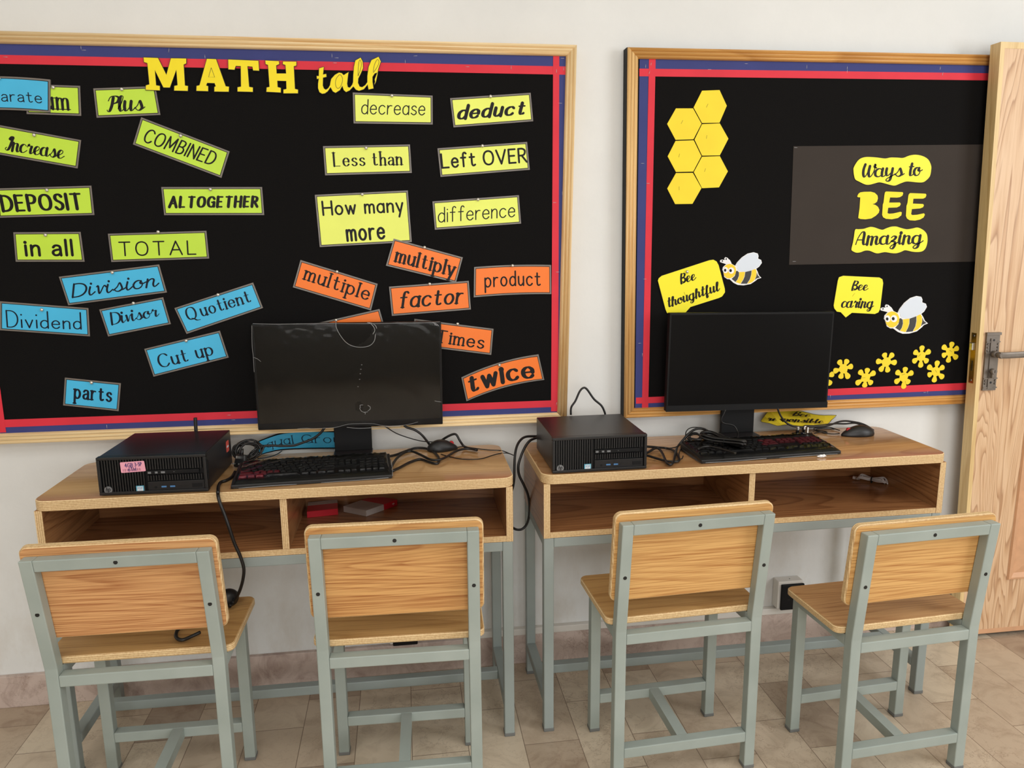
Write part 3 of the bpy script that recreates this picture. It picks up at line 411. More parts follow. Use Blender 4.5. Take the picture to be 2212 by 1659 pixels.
BEE_2 = {'outline':[(1.5105,1.0943),(1.5068,1.0982),(1.5077,1.1087),(1.5179,1.1195),(1.4932,1.1255),(1.492,1.1317),(1.4981,1.1346),(1.5095,1.1339),(1.5062,1.1389),(1.5097,1.1439),(1.5179,1.1424),(1.5271,1.1351),(1.5355,1.1236),(1.5523,1.116),(1.5576,1.1289),(1.5719,1.1476),(1.5914,1.1626),(1.6127,1.1687),(1.6292,1.1656),(1.6343,1.1572),(1.6347,1.1478),(1.6474,1.1435),(1.6522,1.1333),(1.6445,1.1191),(1.6348,1.1111),(1.6425,1.1011),(1.6496,1.0889),(1.6613,1.0801),(1.6468,1.0749),(1.6423,1.0693),(1.6246,1.0554),(1.5986,1.0491),(1.5758,1.0491),(1.5587,1.0554),(1.541,1.0673),(1.5315,1.0673),(1.519,1.0739)],'head':[(1.5101,1.0963),(1.5112,1.1079),(1.5182,1.1178),(1.5298,1.1218),(1.5425,1.1199),(1.5529,1.1129),(1.5592,1.1007),(1.5592,1.087),(1.5523,1.0761),(1.54,1.07),(1.5274,1.0712),(1.5166,1.08)],'wing':[(1.555,1.1172),(1.5599,1.1286),(1.5734,1.1457),(1.5923,1.1605),(1.6127,1.1666),(1.6285,1.1637),(1.6323,1.156),(1.6327,1.1467),(1.6459,1.1419),(1.65,1.1332),(1.6426,1.1205),(1.6252,1.1079),(1.5998,1.0988),(1.5821,1.097),(1.5679,1.1002),(1.5606,1.1082),(1.5616,1.1145)],'stripe_black':[[(1.5598,1.0976),(1.5635,1.0995),(1.5712,1.0946),(1.5734,1.0817),(1.5707,1.0688),(1.5648,1.0589),(1.5481,1.069),(1.5582,1.0807)],[(1.5952,1.0968),(1.618,1.1041),(1.6195,1.089),(1.6178,1.0719),(1.6098,1.0555),(1.5862,1.054),(1.5933,1.0693),(1.5962,1.0811)],[(1.6396,1.0998),(1.6451,1.0886),(1.6562,1.0815),(1.6431,1.0766),(1.6374,1.0707),(1.6406,1.0861)]],'stripe_yellow':[[(1.5721,1.0951),(1.5942,1.0974),(1.5948,1.081),(1.5922,1.0692),(1.5851,1.0539),(1.566,1.0584),(1.5719,1.0689),(1.5743,1.0817)],[(1.619,1.1048),(1.6316,1.1102),(1.6376,1.1028),(1.6399,1.0861),(1.6363,1.0706),(1.6279,1.0616),(1.611,1.0552),(1.6189,1.072),(1.6207,1.089)]],'eye':[[(1.5284,1.0993),(1.5284,1.0951),(1.527,1.0915),(1.5243,1.0889),(1.5207,1.0878),(1.5168,1.0884),(1.5132,1.0905),(1.5104,1.0939),(1.5089,1.0979),(1.5088,1.1021),(1.5102,1.1057),(1.5129,1.1083),(1.5165,1.1093),(1.5204,1.1088),(1.524,1.1067),(1.5268,1.1033)],[(1.5516,1.0991),(1.5516,1.0948),(1.5499,1.091),(1.5468,1.0883),(1.5427,1.0872),(1.5383,1.0878),(1.5342,1.09),(1.5311,1.0934),(1.5294,1.0977),(1.5294,1.102),(1.5311,1.1058),(1.5342,1.1084),(1.5383,1.1096),(1.5427,1.109),(1.5468,1.1068),(1.5499,1.1034)]],'pupil':[[(1.5214,1.0984),(1.5214,1.0964),(1.5208,1.0946),(1.5196,1.0934),(1.5179,1.0929),(1.5162,1.0932),(1.5145,1.0942),(1.5132,1.0958),(1.5125,1.0978),(1.5124,1.0998),(1.5131,1.1015),(1.5143,1.1027),(1.5159,1.1032),(1.5177,1.103),(1.5193,1.1019),(1.5206,1.1003)],[(1.5427,1.0985),(1.5427,1.0965),(1.542,1.0946),(1.5407,1.0934),(1.5389,1.0928),(1.5369,1.0931),(1.5351,1.0942),(1.5337,1.0959),(1.5329,1.0979),(1.5329,1.1),(1.5336,1.1018),(1.535,1.1031),(1.5367,1.1036),(1.5387,1.1033),(1.5405,1.1023),(1.5419,1.1006)]],'antenna':[[(1.5279,1.1222),(1.5152,1.1297),(1.499,1.1301)],[(1.5341,1.1227),(1.5253,1.1333),(1.5124,1.1383)]]}
FLOWERS = [((1.3795,0.9425),[(1.3613,0.9701),(1.3921,0.9723),(1.4123,0.9501),(1.4016,0.9102),(1.3717,0.9102),(1.3457,0.9349)]),((1.4595,0.9104),[(1.4343,0.9341),(1.4638,0.9419),(1.4917,0.9279),(1.4835,0.8887),(1.4575,0.8787),(1.4263,0.8908)]),((1.5274,0.9594),[(1.5166,0.989),(1.5494,0.987),(1.564,0.9561),(1.5363,0.9253),(1.5067,0.9295),(1.491,0.9627)]),((1.5931,0.9091),[(1.5631,0.9277),(1.5959,0.9408),(1.6248,0.9234),(1.6142,0.8863),(1.5957,0.8692),(1.5618,0.8903)]),((1.6481,0.9742),[(1.6205,0.9914),(1.6482,1.0091),(1.6794,0.9918),(1.6739,0.9537),(1.6495,0.9369),(1.6193,0.9554)]),((1.7491,0.9854),[(1.7195,1.0059),(1.7539,1.0181),(1.7787,0.9988),(1.7779,0.9625),(1.7457,0.9503),(1.7219,0.9719)]),((1.7045,0.9218),[(1.6739,0.9416),(1.7079,0.9581),(1.7338,0.9385),(1.7355,0.8997),(1.7022,0.8864),(1.6772,0.9095)]),((1.3184,0.9175),[(1.2964,0.9377),(1.3183,0.9499),(1.3497,0.9272),(1.342,0.8917),(1.3137,0.8872),(1.2917,0.9076)])]
FLOWER_MARKS = [[(1.4456,0.9102),(1.4578,0.9109)],[(1.5843,0.9149),(1.5957,0.9184)],[(1.7461,0.9914),(1.755,0.9858)],[(1.7022,0.9281),(1.7083,0.9195)],[(1.6376,0.9734),(1.6451,0.9808)]]
CABLES = {
'monitor_power_cable':([(-0.0119,-0.09,0.8306),(-0.0026,-0.09,0.824),(0.0188,-0.09,0.8155),(0.0377,-0.09,0.8009),(0.0518,-0.085,0.7813),(0.0613,-0.08,0.7656)],0.0035),
'monitor_thin_cable':([(-0.0679,-0.06,0.8233),(-0.0585,-0.06,0.8166),(-0.0349,-0.055,0.7991),(-0.0061,-0.05,0.785),(0.0256,-0.045,0.7727),(0.0528,-0.04,0.7655),(0.0851,-0.04,0.7634)],0.0016),
'loop_cable':([(0.0844,-0.054,0.76),(0.0968,-0.06,0.7726),(0.1139,-0.07,0.7859),(0.1311,-0.075,0.794),(0.1405,-0.08,0.7923),(0.1496,-0.085,0.7754),(0.1617,-0.0841,0.758),(0.1773,-0.1028,0.756),(0.1963,-0.1227,0.755)],0.0035),
'long_power_cable':([(-0.3969,-0.2258,0.768),(-0.3792,-0.2267,0.772),(-0.3584,-0.2204,0.776),(-0.3315,-0.2102,0.777),(-0.3034,-0.2082,0.775),(-0.2696,-0.2167,0.772),(-0.237,-0.212,0.772),(-0.1889,-0.203,0.77),(-0.1447,-0.1924,0.768),(-0.0999,-0.178,0.764),(-0.0478,-0.1364,0.7545),(-0.0122,-0.0976,0.7545),(0.0197,-0.0666,0.7545),(0.0513,-0.0769,0.7545),(0.0694,-0.1129,0.7545),(0.0813,-0.1694,0.7545),(0.0821,-0.2115,0.7545),(0.0736,-0.2361,0.7545),(0.0559,-0.2192,0.7545),(0.0337,-0.1881,0.7545),(0.0198,-0.1907,0.7545),(-0.0013,-0.2149,0.7545),(-0.0241,-0.2531,0.7545),(-0.046,-0.2853,0.7545)],0.0036),
'second_power_cable':([(-0.0483,-0.2672,0.76),(-0.0355,-0.1891,0.76),(-0.0146,-0.1328,0.76),(0.007,-0.1189,0.76),(0.03,-0.1556,0.76),(0.0564,-0.2094,0.76),(0.079,-0.22,0.76),(0.1037,-0.1925,0.76),(0.1357,-0.1372,0.76),(0.1712,-0.1181,0.76),(0.1947,-0.1404,0.76)],0.0036),
'mouse_cord_1':([(0.1427,-0.0709,0.752),(0.1606,-0.0647,0.752),(0.1956,-0.0915,0.752),(0.2303,-0.1142,0.752),(0.2611,-0.1242,0.752),(0.2815,-0.1,0.7399),(0.3035,-0.12,0.7335)],0.0014),
'mouse_cord_2':([(0.0911,-0.1363,0.752),(0.1167,-0.1686,0.752),(0.1501,-0.1966,0.752),(0.1968,-0.2022,0.752),(0.2358,-0.1723,0.752),(0.2594,-0.1572,0.752),(0.2876,-0.11,0.7378),(0.3035,-0.12,0.7337)],0.0014),
'gap_1':([(0.3788,-0.09,0.7801),(0.3444,-0.1,0.7829),(0.3237,-0.12,0.7777),(0.3095,-0.14,0.7623),(0.3014,-0.16,0.7382),(0.2984,-0.17,0.7038),(0.2963,-0.18,0.6819),(0.2931,-0.17,0.6512),(0.2872,-0.14,0.6159),(0.2772,-0.12,0.5914)],0.0038),
'gap_2':([(0.3735,-0.12,0.7837),(0.3502,-0.14,0.7817),(0.3338,-0.15,0.7664),(0.3198,-0.16,0.7423),(0.31,-0.17,0.7157),(0.3124,-0.17,0.6879),(0.325,-0.17,0.6595),(0.3387,-0.16,0.6249),(0.3452,-0.15,0.5902),(0.3454,-0.14,0.5502),(0.3393,-0.13,0.5206),(0.3253,-0.13,0.507),(0.3101,-0.13,0.5066),(0.2977,-0.12,0.5101),(0.279,-0.1,0.5156)],0.0038),
'video_cable':([(-0.2354,-0.09,0.8342),(-0.2491,-0.09,0.8176),(-0.2709,-0.09,0.8026),(-0.3018,-0.09,0.7917),(-0.3253,-0.09,0.7854),(-0.36,-0.09,0.7859),(-0.392,-0.09,0.7886),(-0.4119,-0.095,0.7868),(-0.4273,-0.1,0.7821),(-0.4397,-0.11,0.7733),(-0.4421,-0.148,0.765)],0.0035),
'thin_left':([(-0.3688,-0.0216,0.753),(-0.3752,-0.0494,0.753),(-0.3878,-0.0736,0.753),(-0.4083,-0.089,0.753),(-0.4263,-0.091,0.753)],0.0014),
'drop':([(-0.4594,-0.225,0.756),(-0.459,-0.2612,0.754),(-0.4679,-0.292,0.754),(-0.4779,-0.3047,0.754),(-0.4762,-0.3386,0.754),(-0.4657,-0.3887,0.754),(-0.4673,-0.3853,0.7545),(-0.4667,-0.385,0.7389),(-0.4612,-0.392,0.7229),(-0.4534,-0.395,0.6989),(-0.4441,-0.4,0.6664),(-0.4342,-0.4,0.6238),(-0.4235,-0.4,0.5913),(-0.4174,-0.4,0.559),(-0.4217,-0.395,0.5302),(-0.432,-0.385,0.4993),(-0.4444,-0.375,0.4736),(-0.4566,-0.37,0.4556),(-0.462,-0.3866,0.452)],0.0042),
'seat_cable':([(-0.5047,-0.5037,0.449),(-0.5186,-0.5188,0.449),(-0.5344,-0.5332,0.449),(-0.5485,-0.5268,0.449),(-0.5589,-0.5037,0.449),(-0.5574,-0.4709,0.449),(-0.5251,-0.4302,0.449),(-0.4871,-0.4053,0.449)],0.0042),
'pc2_a':([(0.6591,-0.2557,0.78),(0.6788,-0.2433,0.775),(0.7093,-0.2204,0.765),(0.7369,-0.2024,0.757),(0.7498,-0.2206,0.757),(0.7506,-0.252,0.757),(0.7445,-0.2872,0.757),(0.7347,-0.3229,0.756),(0.7219,-0.3349,0.756),(0.7094,-0.3327,0.756),(0.6937,-0.3203,0.756),(0.6765,-0.3022,0.758),(0.6642,-0.2883,0.76),(0.6519,-0.2795,0.762)],0.0034),
'pc2_b':([(0.642,-0.3088,0.775),(0.663,-0.2809,0.772),(0.6929,-0.2379,0.768),(0.7069,-0.2326,0.765),(0.7063,-0.2645,0.761),(0.6987,-0.3061,0.758),(0.691,-0.3469,0.757),(0.695,-0.3631,0.757),(0.7119,-0.3394,0.757),(0.739,-0.2788,0.76),(0.7864,-0.17,0.7484),(0.8115,-0.15,0.7652),(0.833,-0.14,0.7815),(0.8509,-0.14,0.7924),(0.8692,-0.14,0.7943),(0.8782,-0.15,0.791),(0.8739,-0.17,0.7854),(0.8607,-0.19,0.7752),(0.8244,-0.2488,0.775),(0.8029,-0.2812,0.772)],0.0036),
'pc2_c':([(0.6709,-0.236,0.772),(0.7275,-0.204,0.757),(0.7641,-0.2008,0.757),(0.791,-0.1762,0.757),(0.8189,-0.1408,0.757),(0.8371,-0.1268,0.757),(0.848,-0.146,0.757),(0.8534,-0.174,0.757),(0.8361,-0.1809,0.757),(0.8274,-0.1661,0.757),(0.83,-0.1428,0.757),(0.8415,-0.139,0.76)],0.0016),
'pc2_d':([(0.7594,-0.2863,0.756),(0.7487,-0.308,0.756),(0.7403,-0.3123,0.756),(0.7524,-0.2731,0.756),(0.7759,-0.2216,0.756),(0.8025,-0.1746,0.756),(0.8286,-0.125,0.756),(0.8292,-0.12,0.7675),(0.8314,-0.12,0.782),(0.8422,-0.12,0.7915),(0.8588,-0.12,0.7935),(0.8811,-0.12,0.7907),(0.8982,-0.12,0.7835),(0.9089,-0.12,0.772)],0.0015),
'on_keyboard':([(0.7891,-0.315,0.782),(0.8078,-0.2981,0.782),(0.8294,-0.2914,0.782),(0.8437,-0.3063,0.782),(0.8563,-0.3287,0.782),(0.8677,-0.3529,0.782),(0.8755,-0.369,0.782)],0.0034),
'stand_cable':([(0.9623,-0.1,0.8393),(0.9564,-0.1,0.8248),(0.9507,-0.1,0.8122),(0.9527,-0.1,0.801),(0.9643,-0.1,0.7954),(0.9796,-0.1,0.7925),(0.9931,-0.1,0.7863),(1.001,-0.105,0.7724),(0.9966,-0.12,0.7634),(0.9832,-0.14,0.7545),(0.9651,-0.17,0.7524)],0.0022),
'stand_thin':([(1.0108,-0.2101,0.766),(1.0385,-0.1853,0.768),(1.0602,-0.1754,0.77),(1.0769,-0.1761,0.769),(1.085,-0.1898,0.767),(1.0874,-0.21,0.765)],0.0018),
'mon2_power':([(1.1311,-0.1,0.8375),(1.1375,-0.1,0.8224),(1.1484,-0.1,0.8049),(1.1649,-0.1,0.7882),(1.1878,-0.1,0.7775),(1.217,-0.1,0.773),(1.2572,-0.1,0.7727),(1.2976,-0.1,0.7737),(1.3237,-0.09,0.7756),(1.3498,-0.08,0.7796),(1.3788,-0.07,0.7789),(1.4132,-0.06,0.7721),(1.4482,-0.05,0.7627),(1.4593,-0.0697,0.757),(1.4497,-0.1127,0.756)],0.003),
'mon2_second':([(1.2034,-0.1298,0.765),(1.2184,-0.1,0.7686),(1.2285,-0.095,0.7756),(1.2629,-0.09,0.7728),(1.3063,-0.085,0.774),(1.3411,-0.08,0.7741),(1.3796,-0.07,0.7694),(1.4182,-0.06,0.7675),(1.4486,-0.05,0.7582)],0.0026),
'mouse2_cord':([(1.3276,-0.1256,0.754),(1.3057,-0.1267,0.754),(1.2911,-0.1174,0.754),(1.2809,-0.1002,0.754),(1.2758,-0.0776,0.754),(1.2809,-0.0566,0.754),(1.2906,-0.0476,0.754),(1.3131,-0.0445,0.754),(1.3411,-0.0478,0.754),(1.3469,-0.0729,0.754),(1.3511,-0.0886,0.754)],0.0016),
'mouse2_cord2':([(1.2114,-0.1463,0.754),(1.2351,-0.1258,0.754),(1.256,-0.1085,0.754),(1.2768,-0.0995,0.754),(1.2888,-0.1059,0.754),(1.2992,-0.1035,0.754),(1.2959,-0.09,0.754),(1.2819,-0.0788,0.754),(1.2869,-0.0621,0.754),(1.306,-0.0567,0.754),(1.3274,-0.0632,0.754),(1.3427,-0.0722,0.754)],0.0016),
'arch':([(0.4814,-0.09,0.8413),(0.4827,-0.09,0.8639),(0.4952,-0.09,0.8831),(0.5077,-0.09,0.9107),(0.5188,-0.09,0.9215),(0.5301,-0.09,0.9169),(0.5517,-0.09,0.8865),(0.5746,-0.09,0.8658),(0.5849,-0.09,0.8455),(0.5879,-0.09,0.8311)],0.0032)}
EQUAL_BOTTOM = [(-0.4331,-0.0604,0.7515),(-0.4222,-0.0491,0.7515),(-0.4002,-0.0262,0.7515),(-0.3696,-0.0087,0.7515),(-0.3023,-0.0077,0.7515),(-0.2139,-0.0196,0.7515),(-0.1448,-0.0337,0.7515)]
EQUAL_TOP = [(-0.4308,-0.0604,0.7937),(-0.4211,-0.0491,0.7957),(-0.4018,-0.0262,0.7983),(-0.371,-0.0087,0.8035),(-0.3111,-0.0077,0.8077),(-0.2135,-0.0196,0.8057),(-0.1423,-0.0337,0.806)]
RESP = [(1.1462,-0.02,0.8138),(1.18,-0.012,0.8122),(1.217,-0.012,0.8076),(1.2577,-0.014,0.8028),(1.2954,-0.022,0.7933),(1.3304,-0.03,0.7897),(1.3785,-0.02,0.7858),(1.3438,-0.05,0.7783),(1.3035,-0.09,0.7732),(1.2601,-0.095,0.7727),(1.218,-0.09,0.7733),(1.1734,-0.085,0.7792),(1.153,-0.09,0.7788),(1.1349,-0.095,0.7795),(1.1201,-0.08,0.7838),(1.1058,-0.055,0.7832),(1.1061,-0.045,0.7852),(1.1263,-0.03,0.7983)]
RESP_TEXT = [[(1.2066,-0.05,0.7962),(1.268,-0.055,0.7889),(1.2237,-0.03,0.803)],[(1.1155,-0.06,0.7861),(1.2973,-0.085,0.7744),(1.1269,-0.045,0.7947)]]
FILM_MARKS = [[(-0.1876,1.1381),(-0.1872,1.121),(-0.178,1.0995),(-0.1634,1.0792),(-0.1458,1.068),(-0.1225,1.0638),(-0.0988,1.0675),(-0.0851,1.081),(-0.0812,1.0996)],[(-0.1024,1.1326),(-0.0935,1.1292),(-0.086,1.1211),(-0.0825,1.1103),(-0.0882,1.0998)],[(-0.0985,1.1325),(-0.087,1.1291),(-0.0794,1.1222),(-0.0771,1.1155)],[(-0.4136,1.0441),(-0.4038,1.0393),(-0.3955,1.0316)],[(0.0782,0.9025),(0.0877,0.9001),(0.0972,0.8984)],[(-0.3092,0.8372),(-0.2857,0.838),(-0.2649,0.8352),(-0.236,0.8358),(-0.2044,0.8364),(-0.1697,0.844),(-0.1378,0.8445),(-0.1005,0.8429),(-0.074,0.8364),(-0.0472,0.8336),(-0.004,0.8353),(0.0288,0.8423)],[(-0.1727,0.8352),(-0.1384,0.8309),(-0.101,0.8312),(-0.0581,0.8321),(-0.0203,0.8318)],[(-0.4096,1.137),(-0.3546,1.1343),(-0.2787,1.1332),(-0.202,1.1324),(-0.1065,1.1296),(-0.0201,1.1288),(0.0592,1.1282),(0.0993,1.1299)],[(0.0752,1.1291),(0.0885,1.1248),(0.0963,1.1179)],[(0.0831,1.1249),(0.091,1.1194)],[(-0.4124,1.1318),(-0.4154,1.0823),(-0.4148,1.0454),(-0.4152,1.003)],[(-0.1317,0.8908),(-0.1327,0.8978),(-0.1247,0.8988)],[(-0.1256,0.8782),(-0.1191,0.8751),(-0.1201,0.871)],[(-0.1115,0.8969),(-0.105,0.8925),(-0.1053,0.8856),(-0.1122,0.8804)],[(-0.1343,0.891),(-0.132,0.884),(-0.1256,0.8782),(-0.1123,0.8776)]]
FILM_DOTS = [(-0.1229,1.014),(-0.1258,1.0014),(-0.128,0.9887),(-0.1306,0.9725),(-0.136,0.952)]

# ------------------------------------------------------------------ materials
M = {}
t = NT('wall_paint'); t.rough(0.75, 0.2)
n1 = t.n('ShaderNodeTexNoise', i_Scale=2.2, i_Detail=6.0, i_Roughness=0.65); t.l(t.coords(), n1.inputs['Vector'])
base = t.ramp(n1.outputs[0], [(0.3, rgb(225, 226, 224)), (0.7, rgb(234, 235, 233))])
# scuffs and rising damp close to the skirting
tc = t.n('ShaderNodeTexCoord'); sp = t.n('ShaderNodeSeparateXYZ'); t.l(tc.outputs['Object'], sp.inputs[0])
mr = t.n('ShaderNodeMapRange', i_1=0.62, i_2=0.08, i_3=0.0, i_4=1.0); t.l(sp.outputs['Z'], mr.inputs[0])
n2 = t.n('ShaderNodeTexNoise', i_Scale=7.0, i_Detail=5.0, i_Roughness=0.7); t.l(t.coords(scale=(1.0, 1, 0.5)), n2.inputs['Vector'])
st = t.ramp(n2.outputs[0], [(0.46, (0, 0, 0, 1)), (0.72, (1, 1, 1, 1))])
mm = t.n('ShaderNodeMath', operation='MULTIPLY'); t.l(mr.outputs[0], mm.inputs[0]); t.l(st, mm.inputs[1])
m3 = t.n('ShaderNodeMath', operation='MULTIPLY', i_1=0.5); t.l(mm.outputs[0], m3.inputs[0])
t.l(t.mix(m3.outputs[0], base, rgb(196, 184, 168)), t.b.inputs['Base Color'])
n3 = t.n('ShaderNodeTexNoise', i_Scale=90.0, i_Detail=3.0); t.l(t.coords(), n3.inputs['Vector']); t.bump(n3.outputs[0], 0.12, 0.002)
M['wall'] = t.m

def marble(name, tiles=True, tint=1.0):
    t = NT(name); t.rough(0.32 if tiles else 0.45, 0.45)
    v = t.coords()
    if tiles:
        vb = t.coords(rot=(0, 0, math.radians(90)), loc=(0.06, 0.02, 0))
        br = t.n('ShaderNodeTexBrick', i_Scale=1.0, i_Mortar_Size=0.0011, i_Mortar_Smooth=0.2, i_Bias=0.0, i_Brick_Width=0.305, i_Row_Height=0.152)
        br.offset = 0.43; br.squash = 1.0
        br.inputs['Color1'].default_value = (0, 0, 0, 1); br.inputs['Color2'].default_value = (1, 1, 1, 1); br.inputs['Mortar'].default_value = (0.5, 0.5, 0.5, 1)
        t.l(vb, br.inputs['Vector'])
        tile = t.ramp(br.outputs['Color'], [(0.0, rgb(220, 206, 182)), (0.35, rgb(208, 191, 167)), (0.6, rgb(196, 177, 154)), (0.85, rgb(180, 159, 136)), (0.93, rgb(138, 114, 96))])
    vo = t.n('ShaderNodeTexNoise', i_Scale=9.0, i_Detail=6.0, i_Distortion=1.6, i_Roughness=0.62); t.l(v, vo.inputs['Vector'])
    cloud = t.ramp(vo.outputs[0], [(0.32, rgb(160, 140, 120) if tiles else rgb(168, 146, 136)), (0.55, rgb(208, 192, 170) if tiles else rgb(204, 186, 176))])
    base = t.mix(0.45, tile, cloud) if tiles else cloud
    nz = t.n('ShaderNodeTexNoise', i_Scale=6.0, i_Detail=6.0, i_Roughness=0.65); t.l(v, nz.inputs['Vector'])
    ad = t.mix(0.30, v, nz.outputs[1], 'ADD')
    ve = t.n('ShaderNodeTexVoronoi', feature='DISTANCE_TO_EDGE', i_Scale=17.0); t.l(ad, ve.inputs['Vector'])
    vein = t.ramp(ve.outputs['Distance'], [(0.0, (0.5, 0.5, 0.5, 1)), (0.035, (0, 0, 0, 1))])
    n5 = t.n('ShaderNodeTexNoise', i_Scale=2.6, i_Detail=2.0); t.l(v, n5.inputs['Vector'])
    vm = t.mix(1.0, vein, t.ramp(n5.outputs[0], [(0.42, (0, 0, 0, 1)), (0.62, (1, 1, 1, 1))]), 'MULTIPLY')
    base = t.mix(vm, base, rgb(132, 108, 88))
    if tiles: base = t.mix(br.outputs['Fac'], base, rgb(128, 110, 92))
    t.l(base, t.b.inputs['Base Color'])
    return t.m
M['floor'] = marble('marble_tiles'); M['skirt'] = marble('marble_skirting', False)
M['ceil'] = plain('ceiling_paint', rgb(238, 237, 232), 0.8)
M['room_wall'] = plain('far_wall_paint', rgb(206, 202, 194), 0.8)
M['pine'] = wood('pine_pale', rgb(250, 222, 172), rgb(226, 180, 118), 'X', 14, 14, rough=0.42, fine=0.45)
M['pine_v'] = wood('pine_pale_upright', rgb(246, 216, 164), rgb(222, 174, 112), 'Z', 14, 14, rough=0.42, fine=0.45, seed=3.0)
M['pine2'] = wood('pine_amber', rgb(228, 172, 98), rgb(190, 130, 62), 'X', 14, 14, rough=0.4, fine=0.45, seed=1.0)
M['pine2_v'] = wood('pine_amber_upright', rgb(238, 196, 132), rgb(204, 150, 84), 'Z', 14, 14, rough=0.4, fine=0.45, seed=5.0)
M['felt'] = plain('black_felt', rgb(21, 20, 20), 0.95, 0.08, var=0.25, scale=400)
M['blue_paper'] = plain('navy_paper', rgb(62, 68, 126), 0.7, 0.25, var=0.05, scale=9)
M['red_paper'] = plain('red_ribbon', rgb(222, 52, 68), 0.6, 0.3, var=0.05, scale=11)
M['staple'] = plain('staple_steel', rgb(205, 205, 210), 0.3, 0.6, 0.6)
M['laminate'] = plain('laminate_margin', rgb(122, 115, 108), 0.35, 0.5, var=0.06, scale=40)
M['ink'] = plain('printed_black', rgb(18, 15, 16), 0.5, 0.25)
M['lime'] = plain('lime_paper', rgb(200, 236, 70), 0.42, 0.4, var=0.03, scale=14)
M['yellow'] = plain('pale_yellow_paper', rgb(240, 250, 112), 0.42, 0.4, var=0.03, scale=14)
M['blue'] = plain('sky_blue_paper', rgb(74, 190, 236), 0.42, 0.4, var=0.03, scale=14)
M['orange'] = plain('orange_paper', rgb(255, 126, 36), 0.42, 0.4, var=0.03, scale=14)
M['ink_blue'] = plain('printed_navy', rgb(10, 20, 38), 0.5, 0.25)
M['pin'] = plain('pin_steel', rgb(214, 210, 200), 0.25, 0.6, 0.75)
M['card_yellow'] = plain('lemon_card', rgb(255, 232, 30), 0.5, 0.35, var=0.03, scale=20)
M['hex_yellow'] = plain('honey_card', rgb(250, 222, 48), 0.5, 0.35, var=0.03, scale=20)
M['bright_yellow'] = plain('bright_yellow_card', rgb(255, 242, 48), 0.45, 0.35)
M['dull_yellow'] = plain('laminated_mustard_card', rgb(226, 202, 52), 0.3, 0.5)
M['olive'] = plain('pencil_line', rgb(150, 128, 22), 0.6)
M['edge_dark'] = plain('dark_cut_edge', rgb(52, 44, 22), 0.6)
M['poster'] = plain('charcoal_poster', rgb(62, 56, 52), 0.75, 0.1, var=0.05, scale=6)
M['white'] = plain('white_card', rgb(246, 246, 246), 0.5)
M['wing'] = plain('pale_blue_card', rgb(220, 229, 240), 0.5)
M['bee_dark'] = plain('charcoal_print', rgb(52, 52, 50), 0.5)
M['bee_yellow'] = plain('bee_yellow_print', rgb(255, 214, 36), 0.5)
t = NT('grey_green_enamel'); t.rough(0.42, 0.45)
n1 = t.n('ShaderNodeTexNoise', i_Scale=6.0, i_Detail=5.0); t.l(t.coords(), n1.inputs['Vector'])
n2 = t.n('ShaderNodeTexNoise', i_Scale=70.0, i_Detail=5.0, i_Roughness=0.8); t.l(t.coords(), n2.inputs['Vector'])
c = t.ramp(n1.outputs[0], [(0.3, rgb(150, 161, 155)), (0.7, rgb(167, 177, 171))])
t.l(t.mix(t.ramp(n2.outputs[0], [(0.70, (0, 0, 0, 1)), (0.78, (0.55, 0.55, 0.55, 1))]), c, rgb(112, 116, 110)), t.b.inputs['Base Color']); M['enamel'] = t.m
M['enamel_desk'] = plain('desk_frame_enamel', rgb(150, 160, 157), 0.45, 0.45, var=0.06, scale=8)
M['foot'] = plain('foot_plastic', rgb(112, 114, 112), 0.6)
M['hole'] = plain('dark_bolt', rgb(18, 17, 16), 0.5)
M['back_a'] = wood('oak_laminate_red', rgb(222, 168, 112), rgb(166, 102, 56), 'X', 58, 13, rough=0.42, seed=0.0, fine=0.55)
M['back_b'] = wood('oak_laminate_amber', rgb(220, 168, 104), rgb(164, 102, 50), 'X', 58, 13, rough=0.42, seed=2.3, fine=0.55)
M['back_c'] = wood('oak_laminate_honey', rgb(224, 176, 110), rgb(174, 114, 56), 'X', 58, 13, rough=0.42, seed=4.1, fine=0.55)
M['seat'] = wood('oak_laminate_seat', rgb(196, 154, 98), rgb(158, 114, 64), 'X', 34, 10, rough=0.36, seed=6.0, fine=0.45)
M['seat2'] = wood('oak_laminate_seat_brown', rgb(196, 152, 104), rgb(158, 110, 68), 'X', 34, 10, rough=0.36, seed=7.5, fine=0.45)
M['top'] = wood('desk_laminate', rgb(198, 158, 110), rgb(168, 124, 78), 'X', 24, 9, rough=0.11, seed=9.0, fine=0.42)
M['top2'] = wood('desk_laminate_warm', rgb(196, 152, 104), rgb(162, 114, 72), 'X', 24, 9, rough=0.11, seed=11.0, fine=0.42)
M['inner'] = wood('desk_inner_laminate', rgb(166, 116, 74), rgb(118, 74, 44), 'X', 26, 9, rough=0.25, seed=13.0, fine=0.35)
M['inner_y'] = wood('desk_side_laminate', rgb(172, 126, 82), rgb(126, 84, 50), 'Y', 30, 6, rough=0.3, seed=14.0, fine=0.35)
M['ply_z'] = ply('ply_edge_layers', 'Z'); M['ply_x'] = ply('ply_edge_upright', 'X', 0.0045); M['ply_y'] = ply('ply_edge_back', 'Y', 0.0045)
t = NT('ash_veneer'); t.rough(0.42, 0.4)
v = t.coords(scale=(1, 1, 0.10), loc=(2.2, 0, 0.4)); n1 = t.n('ShaderNodeTexNoise', i_Scale=6.5, i_Detail=2.5, i_Distortion=0.7); t.l(v, n1.inputs['Vector'])
mu = t.n('ShaderNodeMath', operation='MULTIPLY', i_1=26.0); t.l(n1.outputs[0], mu.inputs[0]); fr = t.n('ShaderNodeMath', operation='FRACT'); t.l(mu.outputs[0], fr.inputs[0])
